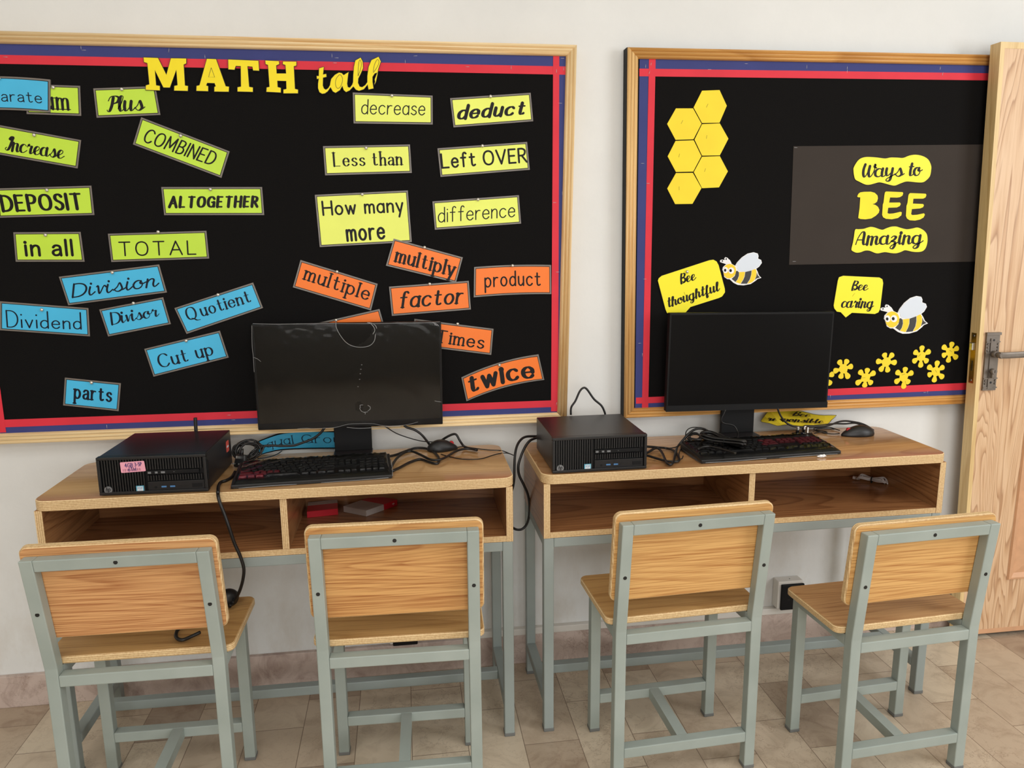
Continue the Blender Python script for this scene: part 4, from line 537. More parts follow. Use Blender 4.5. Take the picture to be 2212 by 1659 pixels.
n2 = t.n('ShaderNodeTexNoise', i_Scale=150.0, i_Detail=3.0); t.l(t.coords(scale=(1, 1, 0.05)), n2.inputs['Vector'])
c = t.ramp(fr.outputs[0], [(0.0, rgb(222, 188, 152)), (0.5, rgb(216, 180, 142)), (0.74, rgb(194, 152, 114)), (0.88, rgb(164, 120, 84)), (0.97, rgb(222, 188, 152))])
t.l(t.mix(0.25, c, t.ramp(n2.outputs[0], [(0.35, rgb(204, 160, 118)), (0.6, rgb(244, 212, 176))])), t.b.inputs['Base Color']); M['ash'] = t.m
M['ash_trim'] = plain('ash_moulding', rgb(214, 166, 128), 0.4, 0.4, var=0.06, scale=30)
M['lipping'] = wood('door_lipping', rgb(232, 204, 148), rgb(206, 170, 112), 'Z', 12, 12, rough=0.45, fine=0.4)
M['pewter'] = plain('pewter', rgb(126, 118, 110), 0.5, 0.5, 0.7, var=0.1, scale=50)
M['brass'] = plain('aged_brass', rgb(176, 140, 66), 0.35, 0.6, 0.85, var=0.12, scale=60)
M['black_metal'] = plain('black_steel', rgb(34, 30, 31), 0.38, 0.5, bump=0.04, scale=900)
M['black_plastic'] = plain('black_plastic', rgb(24, 24, 25), 0.42, 0.5)
M['matte_black'] = plain('matte_black', rgb(17, 17, 18), 0.6, 0.25)
M['screen_gloss'] = plain('glossy_screen', rgb(7, 7, 8), 0.05, 0.28)
M['screen_matte'] = plain('matte_screen', rgb(13, 12, 12), 0.35, 0.10)
M['cable'] = plain('black_rubber', rgb(20, 19, 19), 0.42, 0.5)
M['grey_print'] = plain('grey_print', rgb(120, 122, 124), 0.5)
M['logo_disc'] = plain('logo_grey', rgb(128, 130, 132), 0.35, 0.5, 0.3)
M['sticker_blue'] = plain('sticker_blue', rgb(96, 170, 196), 0.35); M['sticker_white'] = plain('sticker_white', rgb(222, 230, 232), 0.35)
M['usb_blue'] = plain('usb_blue', rgb(78, 128, 178), 0.4)
M['pink'] = plain('pink_label', rgb(240, 168, 186), 0.55); M['pen_ink'] = plain('pen_ink', rgb(46, 40, 110), 0.5); M['barcode'] = plain('barcode_red', rgb(150, 82, 106), 0.6)
M['red_sticker'] = plain('red_sticker', rgb(214, 88, 76), 0.4)
M['key'] = plain('key_plastic', rgb(26, 26, 28), 0.5); M['maroon_key'] = plain('maroon_key_plastic', rgb(112, 30, 42), 0.5)  # maroon base colour given to some of the keys below the clear film
M['torn'] = plain('torn_film_edge', rgb(150, 150, 150), 0.3, 0.6)
t = NT('clear_film'); t.t.nodes.remove(t.b); out = t.t.nodes['Material Output']
tr = t.n('ShaderNodeBsdfTransparent'); gl = t.n('ShaderNodeBsdfGlossy'); gl.inputs['Roughness'].default_value = 0.08
tr.inputs[0].default_value = (0.95, 0.95, 0.95, 1)
fz = t.n('ShaderNodeFresnel', i_0=1.28); mx = t.n('ShaderNodeMixShader')
nz = t.n('ShaderNodeTexNoise', i_Scale=16.0, i_Detail=1.0, i_Distortion=0.8); t.l(t.coords(), nz.inputs['Vector'])
bp = t.n('ShaderNodeBump'); bp.inputs['Strength'].default_value = 0.25; bp.inputs['Distance'].default_value = 0.003; t.l(nz.outputs[0], bp.inputs['Height'])
t.l(bp.outputs[0], gl.inputs['Normal']); t.l(bp.outputs[0], fz.inputs['Normal'])
t.l(fz.outputs[0], mx.inputs[0]); t.l(tr.outputs[0], mx.inputs[1]); t.l(gl.outputs[0], mx.inputs[2]); t.l(mx.outputs[0], out.inputs[0]); M['film'] = t.m
M['carton_red'] = plain('red_carton', rgb(206, 30, 48), 0.4); M['carton_grey'] = plain('grey_carton', rgb(196, 190, 186), 0.45)
M['white_plastic'] = plain('white_plastic', rgb(226, 222, 214), 0.45, var=0.03, scale=20); M['cord_grey'] = plain('pale_grey_cord', rgb(206, 198, 194), 0.45)
M['steel'] = plain('bright_steel', rgb(200, 198, 192), 0.25, 0.6, 0.9)
M['red_light'] = plain('red_plastic', rgb(180, 30, 36), 0.4)

# ------------------------------------------------------------------ the setting
X0, X1, Y0, ZC = -3.6, 4.4, -5.6, 3.0
bm = NB(); box(bm, X0, X1, Y0, 0.12, -0.08, 0.0); struct('floor', bm, M['floor'])
bm = NB(); box(bm, X0, X1, 0.0, 0.12, 0.0, ZC); struct('wall_back', bm, M['wall'])
bm = NB(); box(bm, X0-0.1, X0, Y0, 0.12, 0.0, ZC); struct('wall_left', bm, M['room_wall'])
bm = NB(); box(bm, X1, X1+0.1, Y0, 0.12, 0.0, ZC); struct('wall_right', bm, M['room_wall'])
bm = NB(); box(bm, X0, X1, Y0-0.1, Y0, 0.0, ZC); struct('wall_front', bm, M['room_wall'])
bm = NB(); box(bm, X0, X1, Y0, 0.12, ZC, ZC+0.08); struct('ceiling', bm, M['ceil'])
bm = NB(); box(bm, X0, 1.95, -0.016, 0.0, 0.0, 0.1005, 0.002); struct('baseboard_back', bm, M['skirt'])
# plastic cable duct on top of the skirting
bm = NB(); box(bm, 0.17, 1.9, -0.02, 0.0, 0.1015, 0.123, 0.002); struct('trim_1', bm, M['white_plastic'])

# ------------------------------------------------------------------ notice boards
def lerp(a, b, t): return a + (b-a)*t
def frame_rail(parent, a, b, inner_dir, wid, mat, y_face, depth, label=None, flip=False):
    """reeded moulding from a to b in x/z, mitred at both ends; inner_dir points to the panel"""
    a = Vector(a); b = Vector(b); d = (b-a); L = d.length; d.normalize(); nrm = Vector(inner_dir).normalized()
    prof = []; N = 36
    for i in range(N+1):
        s = i/N; ridge = abs(math.sin(s*math.pi*3.0))**0.55
        edge = min(1, min(s, 1-s)*12)
        prof.append((s*wid, 0.004*ridge*edge + 0.001))
    bm = NB(); A = []; B = []
    for s, h in prof:
        pa = a + d*s + nrm*s; pb = b - d*s + nrm*s
        A.append(bm.verts.new((pa.x, y_face - h + 0.005, pa.y))); B.append(bm.verts.new((pb.x, y_face - h + 0.005, pb.y)))
    for s in (wid, 0.0):
        pa = a + d*s + nrm*s; pb = b - d*s + nrm*s
        A.append(bm.verts.new((pa.x, y_face + depth, pa.y))); B.append(bm.verts.new((pb.x, y_face + depth, pb.y)))
    n = len(A)
    for i in range(n):
        f = bm.faces.new((A[i], A[(i+1) % n], B[(i+1) % n], B[i])); f.smooth = i < N-0
    bm.faces.new(A[::-1]); bm.faces.new(B)
    return obj('frame_rail', bm, mat, parent)
def sheet4(bm, q, y, th=0.0004):
    slab(bm, [tuple(p) for p in q], y+th, y)
def staple(parent, x, z, ang, y):
    bm = NB(); a = math.radians(ang); d = Vector((math.cos(a), 0, math.sin(a)))*0.0052
    cyl(bm, Vector((x, y-0.0004, z))-d, Vector((x, y-0.0004, z))+d, 0.00055, 6)
    return obj('staple', bm, M['staple'], parent)
YP = -0.035     # face of the black panel
def inside(q, x, z):
    p = q if area2(q) > 0 else q[::-1]
    return all((p[(i+1) % len(p)][0]-p[i][0])*(z-p[i][1]) - (p[(i+1) % len(p)][1]-p[i][1])*(x-p[i][0]) >= -1e-4 for i in range(len(p)))
def extend_left(q, x):
    (ax, az), (bx_, bz), (cx, cz), (dx, dz) = q
    k = lambda p, r: (x, p[1] + (r[1]-p[1])*(x-p[0])/(r[0]-p[0]))
    return [k((ax, az), (bx_, bz)), (bx_, bz), (cx, cz), k((dx, dz), (cx, cz))]
def notice_board(label, corners, wid, mats, strips, staples, backing=None):
    TL, TR, BR, BL = [Vector(p) for p in corners]
    root = thing('notice_board', label, 'notice board', (0, 0, 0))
    cen = (TL+TR+BR+BL)/4
    for a, b, m in ((TL, TR, mats[0]), (BR, BL, mats[0]), (TR, BR, mats[1]), (BL, TL, mats[1])):
        d = (b-a).normalized(); n = Vector((d.y, -d.x))
        if (cen-a).dot(n) < 0: n = -n
        frame_rail(root, a, b, n, wid, m, -0.044, 0.040)
    bm = NB(); slab(bm, inset_poly([tuple(p) for p in (TL, TR, BR, BL)], 0.014), -0.004, YP); obj('panel', bm, M['felt'], root)
    if backing:
        bm = NB(); slab(bm, inset_poly([tuple(p) for p in (TL, TR, BR, BL)], -0.0015), 0.0, -0.0325)
        obj('backing', bm, M['matte_black'], root)
    for name, q, y, m in strips:
        bm = NB(); sheet4(bm, q, y); s = obj('border_strip', bm, m, root)
        for st in list(staples):
            if inside(q, st[0], st[1]) and not any(inside(q2, st[0], st[1]) and y2 < y for _, q2, y2, _ in strips):
                staple(s, st[0], st[1], st[2], y); staples.remove(st)
    return root
s1 = B1_STRIPS; xl = -1.128
BLm, RDm = M['blue_paper'], M['red_paper']
def vstrip(x0, x1, z0, z1): return [(x0, z1), (x1, z1), (x1, z0), (x0, z0)]
strips1 = [('t', extend_left(s1['blue_top'], -1.15), -0.0357, BLm), ('b', extend_left(s1['blue_bottom'], -1.15), -0.0357, BLm), ('r', s1['blue_right'], -0.0361, BLm),
           ('l', vstrip(-1.152, -1.118, 0.85, 1.85), -0.0361, BLm),
           ('t', extend_left(s1['red_top'], -1.145), -0.0365, RDm), ('b', extend_left(s1['red_bottom'], -1.145), -0.0365, RDm), ('r', s1['red_right'], -0.0369, RDm),
           ('l', vstrip(-1.119, -1.099, 0.846, 1.85), -0.0369, RDm)]
board_1 = notice_board('long black notice board in a pale pine frame titled MATH talk, left of the gap', [(-1.185, 1.8845), B1_FRAME[0], B1_FRAME[1], (-1.185, 0.8137)], 0.030, (M['pine'], M['pine_v']), strips1, [list(s) for s in B1_STAPLES])
s2 = B2_STRIPS
strips2 = [('t', s2['blue_top'], -0.0357, BLm), ('b', s2['blue_bottom'], -0.0357, BLm), ('l', s2['blue_left'], -0.0361, BLm),
           ('t', s2['red_top'], -0.0365, RDm), ('b', s2['red_bottom'], -0.0365, RDm), ('l', s2['red_left'], -0.0369, RDm)]
def ext_right(q, x):
    a, b, c, d = q; k = lambda p, r: (x, p[1] + (r[1]-p[1])*(x-p[0])/(r[0]-p[0]))
    return [a, k(a, b), k(d, c), d]
strips2 = [(n, ext_right(q, 2.02) if n in 'tb' else q, y, m) for n, q, y, m in strips2]
fr2 = [B2_FRAME[0], ext_right([B2_FRAME[0], B2_FRAME[1], B2_FRAME[2], B2_FRAME[3]], 2.05)[1], ext_right([B2_FRAME[0], B2_FRAME[1], B2_FRAME[2], B2_FRAME[3]], 2.05)[2], B2_FRAME[3]]
board_2 = notice_board('black notice board in an amber pine frame with honeycomb and bees, beside the door', fr2, 0.030, (M['pine2'], M['pine2_v']), strips2, [list(s) for s in B2_STAPLES], backing=True)

# ------------------------------------------------------------------ laminated word cards and their pins
COLN = {'lime': 'lime green', 'blue': 'sky blue', 'yellow': 'pale yellow', 'orange': 'orange'}
WHERE = {'separate': 'at the left edge, over the Sum card', 'sum': 'half hidden behind the blue card Separate', 'plus': 'tucked under the big yellow letter M',
'increase': 'sloping down to the right, above the DEPOSIT card', 'combined': 'steeply tilted, right of the Increase card', 'deposit': 'at the left edge under the Increase card',
'altogether': 'in bold slanted capitals, right of DEPOSIT', 'in_all': 'short, below the DEPOSIT card', 'total': 'in thin pen capitals, right of the in all card', 'division': 'tilted upwards, below the TOTAL card',
'dividend': 'at the left edge under the Division card', 'divisor': 'small and tilted, right of the Dividend card', 'quotient': 'tilted, left of the wrapped monitor', 'cut_up': 'tilted, below the Quotient card',
'parts': 'smallest and lowest, alone above the left computer', 'decrease': 'under the yellow word talk', 'deduct': 'in heavy slanted letters, top right', 'less_than': 'in outlined serif letters, below decrease',
'left_over': 'right of the Less than card', 'how_many': 'large with two lines of text', 'difference': 'in thin handwriting, right of How many more', 'multiply': 'overlapping the corner of How many more',
'multiple': 'sloping down, above the wrapped monitor', 'product': 'level, against the right red ribbon', 'factor': 'below the multiply card', 'hidden': 'mostly hidden behind the top of the wrapped monitor',
'times': 'half hidden behind the right edge of the wrapped monitor', 'twice': 'bent upwards, in fat curly letters, lowest on the right'}
def bil(q, u, v):
    TL, TR, BR, BL = [Vector(p) for p in q]
    return (TL*(1-u) + TR*u)*(1-v) + (BL*(1-u) + BR*u)*v
def word_card(key, colour, q, pin, layer, texts):
    y = YP - 0.0022 - 0.0018*layer
    words = ' '.join(t[1] for t in texts)
    lab = ('%s word card reading "%s", %s' % (COLN[colour], words, WHERE[key])) if words else '%s word card %s' % (COLN[colour], WHERE[key])
    bow = {'twice': 0.010, 'separate': 0.004, 'product': 0.003}.get(key, 0.0)
    up = (bil(q, .5, 0) - bil(q, .5, 1)).normalized()
    def outl(d):
        p = inset_poly([tuple(x) for x in q], d)
        # order back to TL,TR,BR,BL
        TLi = min(p, key=lambda c: (Vector(c)-Vector(q[0])).length); i = p.index(TLi); p = p[i:]+p[:i]
        if (Vector(p[1])-Vector(q[1])).length > (Vector(p[3])-Vector(q[1])).length: p = [p[0]]+p[1:][::-1]
        top = [bil(p, k/10, 0) + up*bow*4*(k/10)*(1-k/10) for k in range(11)]; bot = [bil(p, k/10, 1) + up*bow*4*(k/10)*(1-k/10) for k in range(10, -1, -1)]
        return [tuple(v) for v in top+bot]
    H = (Vector(q[0])-Vector(q[3])).length
    root = thing('word_card', lab, 'word card', (0, 0, 0), group=None)
    bm = NB(); slab(bm, outl(0), YP-0.0006, y); obj('laminated_sheet', bm, M['laminate'], root)
    bm = NB(); plate(bm, outl(0.0040), y-0.0003); obj('black_border', bm, M['ink'], root)
    bm = NB(); plate(bm, outl(0.0056), y-0.0005); obj('paper', bm, M[colour], root)
    for st, wd, A, B, hh in texts:
        if bow:
            Av, Bv = Vector(A), Vector(B); dd = (Bv-Av)
            fr = lambda x, z: (lambda u: (x + up.x*bow*3.2*u*(1-u), y-0.0007, z + up.y*bow*3.2*u*(1-u)))(max(0, min(1, (Vector((x, z))-Av).dot(dd)/dd.length_squared)))
        else: fr = flat(y-0.0007)
        for wi in range(wd.count(' ')+1):
            bm = NB(); ink(bm, wd, st, A, B, hh, fr, wi)
            obj('lettering', bm, M['ink_blue'] if colour == 'blue' else M['ink'], root)
    push_pin(pin[0], pin[1], y, 'round silver push pin through the top of the %s' % (('"%s" card' % words) if words else 'orange card hidden behind the wrapped monitor'))
    return root
def push_pin(x, z, y, label):
    bm = NB(); bmesh.ops.create_uvsphere(bm, u_segments=14, v_segments=8, radius=0.0047)
    for v in bm.verts: v.co.y *= 0.8
    bmesh.ops.translate(bm, verts=bm.verts[:], vec=(0, -0.0028, 0))
    cyl(bm, (0, -0.001, 0), (0, 0.003, 0), 0.0008, 8)
    o = obj('push_pin', bm, M['pin'], smooth=True); o.location = (x, y-0.0008, z)
    tag(o, label, 'push pin', 'silver push pins on the notice boards')
for c in CARDS: word_card(*c)

# ------------------------------------------------------------------ yellow title letters
def cut_letter(name, label, outline, group, lines=(), y=-0.0405, fill='card_yellow', rim=0.0012, yb=None):
    root = thing(name, label, 'letter', group=group)
    bm = NB(); slab(bm, outline, y+0.0016 if yb is None else yb, y); obj('cut_edge', bm, M['edge_dark'], root)
    bm = NB(); plate(bm, inset_poly(outline, rim), y-0.0003); obj('face', bm, M[fill], root)
    if lines:
        bm = NB()
        for p in lines: line_ink(bm, p, 0.0011, y-0.0005)
        obj('drawn_line', bm, M['edge_dark'], root)
    return root
G = 'yellow title letters'
cut_letter('title_letter', 'big yellow slab serif letter M lapping over the Plus card', LET_M, G)
cut_letter('title_letter', 'big yellow slab serif letter A with a drawn triangle', LET_A, G, [A_LINE])
cut_letter('title_letter', 'big yellow slab serif letter T between A and H', LET_T, G)
cut_letter('title_letter', 'big yellow slab serif letter H, last of MATH', LET_H, G)
cut_letter('title_word', 'yellow cut-out script word talk with its last stroke torn and curling', LET_TALK, G, [[tuple(v) for v in [(q.x, q.y) for q in spline([Vector((x, z, 0)) for x, z in L], 5)]] for L in TALK_LINES])

# ------------------------------------------------------------------ honeycomb, poster, bubbles, bees, flowers
HL = ['top of the right column', 'middle of the right column', 'bottom of the right column', 'top of the left column', 'middle of the left column', 'bottom of the left column']
for h, mk, wl in zip(HEXES, HEX_MARKS, HL):
    r = thing('honeycomb_hexagon', 'yellow paper hexagon of the honeycomb, %s' % wl, 'paper hexagon', group='honeycomb hexagons')
    bm = NB(); slab(bm, inset_poly(h, 0.0006), YP-0.0004, YP-0.0016); obj('paper', bm, M['hex_yellow'], r)
    bm = NB(); line_ink(bm, mk, 0.0012, YP-0.0018); obj('staple', bm, M['olive'], r)
pr_ = thing('poster', 'charcoal paper sheet behind the Ways to BEE Amazing title, beside the door', 'poster')
bm = NB(); q = ext_right([POSTER[0], POSTER[1], POSTER[2], POSTER[3]], 1.86); slab(bm, q, YP-0.0002, YP-0.0012); obj('sheet', bm, M['poster'], pr_)
for (x, z) in ((POSTER[0][0]+0.007, POSTER[0][1]-0.004), (POSTER[3][0]+0.016, POSTER[3][1]+0.010)): staple(pr_, x, z, 0, YP-0.0014)
YS = YP-0.0032
def sign(name, label, outline, texts, lines=(), smooth_outline=True, ink_m='ink', curl=0):
    root = thing(name, label, 'sign')
    if smooth_outline: outline = [(v.x, v.y) for v in spline([Vector((x, z, 0)) for x, z in outline], 3, closed=True)][:-1]
    bm = NB(); slab(bm, inset_poly(outline, -0.0009), YP-0.0014, YS); obj('dark_rim', bm, M['edge_dark'], root)
    bm = NB(); plate(bm, outline, YS-0.0003); obj('card', bm, M['bright_yellow'], root)
    for st, wd, A, B, hh in texts:
        bm = NB(); ink(bm, wd, st, A, B, hh, flat(YS-0.0006)); obj('lettering', bm, M['ink'], root)
    for p in lines:
        bm = NB(); line_ink(bm, p, 0.0009, YS-0.0006); obj('staple', bm, M['olive'], root)
    return root
sign('title_cloud', 'yellow cloud shaped sign reading Ways to, at the top of the charcoal sheet', CLOUD_WAYS, [SIGN_TEXT['ways'], SIGN_TEXT['to']])
sign('title_cloud', 'yellow cloud shaped sign reading Amazing, below the letters BEE', CLOUD_AMAZING, [SIGN_TEXT['amazing']])
def rounded(o): return [(v.x, v.y) for v in spline([Vector((x, z, 0)) for x, z in o], 2, closed=True)][:-1]
for nm, o in (('letter B, first of BEE', LET_B), ('letter E in the middle of BEE', LET_E1), ('letter E at the end of BEE', LET_E2)):
    cut_letter('title_letter', 'chunky yellow paper ' + nm, o, 'letters of the word BEE', y=YP-0.0024, rim=0.0007, fill='card_yellow', yb=YP-0.0013)
sign('speech_bubble', 'tilted yellow speech bubble reading Bee thoughtful, above the right monitor', BUBBLE_THOUGHTFUL, SIGN_TEXT['thoughtful'], [BUBBLE_MARKS[0]], smooth_outline=False)
push_pin(PIN_THOUGHTFUL[0], PIN_THOUGHTFUL[1], YS-0.0003, 'round silver push pin through the Bee thoughtful speech bubble')
sign('speech_bubble', 'upright yellow speech bubble reading Bee caring, right of the monitor', BUBBLE_CARING, SIGN_TEXT['caring'], [BUBBLE_MARKS[1]], smooth_outline=False)
def bee(label, D, y):
    root = thing('paper_bee', label, 'paper bee', group='paper bees')
    bm = NB(); slab(bm, D['outline'], YP-0.0002, y); obj('white_outline', bm, M['white'], root)
    def pc(name, polys, m, k):
        bm = NB()
        for p in polys: plate(bm, p, y-0.0003*k)
        obj(name, bm, m, root)
    pc('dark_stripe', [D['stripe_black'][0]], M['bee_dark'], 1); pc('dark_stripe', [D['stripe_black'][1]], M['bee_dark'], 1); pc('stinger', [D['stripe_black'][2]], M['bee_dark'], 1)
    for s in D['stripe_yellow']: pc('yellow_stripe', [s], M['bee_yellow'], 1)
    pc('head', [D['head']], M['bee_yellow'], 2); pc('wing', [D['wing']], M['wing'], 2)
    for e, p in zip(D['eye'], D['pupil']): pc('eye', [e], M['white'], 3); pc('pupil', [p], M['ink'], 4)
    for a in D['antenna']:
        bm = NB(); q = [(v.x, v.y) for v in spline([Vector((x, z, 0)) for x, z in a], 5)]; line_ink(bm, q, 0.0054, y-0.0004)
        e = q[-1]; bm.faces.new([bm.verts.new((e[0]+0.0034*math.cos(k*math.pi/6), y-0.0004, e[1]+0.0034*math.sin(k*math.pi/6))) for k in range(12)])
        o = obj('antenna', bm, M['white'], root)
        bm = NB(); bm.faces.new([bm.verts.new((e[0]+0.0014*math.cos(k*math.pi/6), y-0.0007, e[1]+0.0014*math.sin(k*math.pi/6))) for k in range(12)]); obj('antenna_tip', bm, M['ink'], o)
    return root
bee('white rimmed paper bee right of the Bee thoughtful bubble', BEE_1, YP-0.002)
bee('white rimmed paper bee right of the Bee caring bubble', BEE_2, YP-0.002)
def petal_outline(c, tips):
    c = Vector(c); out = []; n = len(tips)
    T = sorted([Vector(t) for t in tips], key=lambda v: -math.atan2((v-c).y, (v-c).x))
    for i, tp in enumerate(T):
        d = tp-c; L = d.length; d.normalize(); s = Vector((d.y, -d.x)); w = 0.0094
        for a, b in ((0.43, 0.46), (0.62, 0.80), (0.80, 1.0), (0.92, 0.82), (0.99, 0.42), (1.01, 0.0), (0.99, -0.42), (0.92, -0.82), (0.80, -1.0), (0.62, -0.80), (0.43, -0.46)):
            q = c + d*(L*a) - s*(w*b); out.append((q.x, q.y))
    return out
FLW = ['third from the monitor, low, left of the two touching the ribbon', 'x', '', '', '', '', '', '']
FLW = ['next to the monitor, overlapping the half hidden flower', 'resting on the red ribbon, second from the monitor', 'high between the second and fourth flowers from the monitor', 'lapping down over the red ribbon',
       'below the stinger of the lower bee', 'highest and nearest to the door', 'lower one below the flower nearest to the door', 'half hidden behind the right edge of the right monitor']
for i, ((cx, cz), tips) in enumerate(FLOWERS):
    r = thing('paper_flower', 'six petalled yellow paper flower, %s' % FLW[i], 'paper flower', group='yellow paper flowers')
    bm = NB(); yy = YP-0.0030 if i in (0, 1, 3) else YP-0.0022
    slab(bm, petal_outline((cx, cz), tips), YP-0.0016, yy); obj('petals', bm, M['hex_yellow'], r)
    k = {1: 0, 3: 1, 5: 2, 6: 3, 4: 4}.get(i)
    if k is not None:
        bm = NB(); line_ink(bm, FLOWER_MARKS[k], 0.0011, yy-0.0003); obj('staple', bm, M['olive'], r)

# ------------------------------------------------------------------ open door, folded back against the wall
def door_x(z): return 1.834 - 0.069*(z-0.012)/1.902
bm = NB()
zb, zt, xr, yf, yb = 0.012, 1.914, 2.62, -0.10, -0.06
pts = [(door_x(zb), zb), (xr, zb), (xr, zt), (door_x(zt), zt)]
slab(bm, pts, yb, yf)
door = struct('door_1', bm, M['ash']); door['label'] = 'open ash veneered door standing back against the wall'
bm = NB(); slab(bm, [(door_x(zb)-0.0015, zb), (door_x(zb)+0.0125, zb), (door_x(zt)+0.0125, zt), (door_x(zt)-0.0015, zt)], yb-0.0005, yf-0.0012); obj('edge_lipping', bm, M['lipping'], door)
bm = NB(); slab(bm, [(door_x(zt)+0.013, zt-0.018), (xr, zt-0.018), (xr, zt), (door_x(zt)+0.013, zt)], yb, yf-0.0008); obj('top_lipping', bm, M['lipping'], door)
bm = NB(); slab(bm, [(door_x(zb)+0.013, zb), (xr, zb), (xr, zb+0.016), (door_x(zb)+0.013, zb+0.016)], yb, yf-0.0008); obj('bottom_lipping', bm, M['ash_trim'], door)
# raised panel with moulding
px0, px1, pz0, pz1 = 1.995, 2.46, 0.205, 0.80
bm = NB()
def ring(bm, r0, y0, r1, y1):
    a = [(px0+r0, pz0+r0), (px1-r0, pz0+r0), (px1-r0, pz1-r0), (px0+r0, pz1-r0)]; b = [(px0+r1, pz0+r1), (px1-r1, pz0+r1), (px1-r1, pz1-r1), (px0+r1, pz1-r1)]
    A = [bm.verts.new((x, y0, z)) for x, z in a]; B = [bm.verts.new((x, y1, z)) for x, z in b]
    for i in range(4): bm.faces.new((A[i], A[(i+1) % 4], B[(i+1) % 4], B[i]))
    return B
for r0, y0, r1, y1 in ((0, -.1003, .003, -.107), (.003, -.107, .010, -.109), (.010, -.109, .018, -.104), (.018, -.104, .024, -.101), (.024, -.101, .055, -.1085)): last = ring(bm, r0, y0, r1, y1)
bm.faces.new(last); obj('raised_panel', bm, M['ash_trim'], door)
# lock case on the edge
def ex(z): return door_x(z) - 0.0015
bm = NB(); A = [(-0.090, 1.051), (-0.070, 1.051), (-0.070, 0.889), (-0.090, 0.889)]
F = [bm.verts.new((ex(z)-0.0014, y, z)) for y, z in A]; B = [bm.verts.new((ex(z)+0.002, y, z)) for y, z in A]
bm.faces.new(F); bm.faces.new(B[::-1])
for i in range(4): bm.faces.new((F[i], B[i], B[(i+1) % 4], F[(i+1) % 4]))
lock = obj('lock_plate', bm, M['brass'], door)
bx('latch_bolt', ex(1.008)-0.011, ex(1.008), -0.087, -0.073, 0.996, 1.020, M['steel'], lock, 0.002)
bx('dead_bolt_slot', ex(.945)-0.0022, ex(.945), -0.083, -0.077, 0.930, 0.962, M['edge_dark'], lock)
for zz in (1.042, 0.898):
    bm = NB(); cyl(bm, (ex(zz)-0.0022, -0.08, zz), (ex(zz), -0.08, zz), 0.0035, 12); obj('screw', bm, M['steel'], lock)
# long backplate with lever
def hp(u, v): # u across 0..1, v down 0..1
    z = lerp(1.0545, 0.868, v); return lerp(1.816, 1.864, u) + 0.006*v, z
bm = NB(); slab(bm, [hp(0, 0), hp(1, 0), hp(.98, .05), hp(.96, 1), hp(0, 1), hp(.02, .05)], -0.099, -0.1065); hplate = obj('handle_plate', bm, M['pewter'], door)
bm = NB(); slab(bm, [hp(.30, .10), hp(.70, .10), hp(.70, .97), hp(.30, .97)], -0.105, -0.1095); slab(bm, [hp(-.03, .0), hp(1.03, .0), hp(1.03, .045), hp(-.03, .045)], -0.104, -0.110)
for v0, v1 in ((.15, .17), (.34, .36), (.78, .80), (.94, .96)):
    for u0, u1 in ((0, .28), (.72, 1)): slab(bm, [hp(u0, v0), hp(u1, v0), hp(u1, v1), hp(u0, v1)], -0.104, -0.1092)
for v0 in (.19, .245, .30, .82, .87):
    for uc in (.14, .86):
        x, z = hp(uc, v0+.01); cyl(bm, (x, -0.106, z), (x, -0.1095, z), 0.0042, 8, 0.002)
obj('plate_relief', bm, M['pewter'], hplate)
for vv in (.13, .86):
    x, z = hp(.5, vv); bm = NB(); cyl(bm, (x, -0.108, z), (x, -0.1102, z), 0.0035, 12); obj('screw', bm, M['hole'], hplate)
x, z = hp(.52, .365); bm = NB(); cyl(bm, (x, -0.105, z), (x, -0.128, z), 0.0105, 18); cyl(bm, (x, -0.124, z), (x, -0.148, z), 0.008, 18)
sweep(bm, spline([(x-0.004, -0.142, z), (x+0.02, -0.147, z+0.0005), (x+0.075, -0.147, z+0.0015), (x+0.118, -0.146, z+0.003), (x+0.128, -0.138, z+0.0035)], 5), [(-.005, -.0095), (.004, -.0095), (.0055, -.004), (.0055, .004), (.004, .0095), (-.005, .0095)], True); obj('lever', bm, M['pewter'], hplate)
x, z = hp(.5, .66); bm = NB(); cyl(bm, (x, -0.105, z), (x, -0.124, z), 0.0085, 18); box(bm, x-.0042, x+.0042, -.120, -.107, z-.022, z-.002, .002); kc = obj('lock_cylinder', bm, M['pewter'], hplate)
bm = NB(); box(bm, x-.0009, x+.0009, -.1246, -.122, z-.004, z+.005); obj('keyhole', bm, M['hole'], kc)

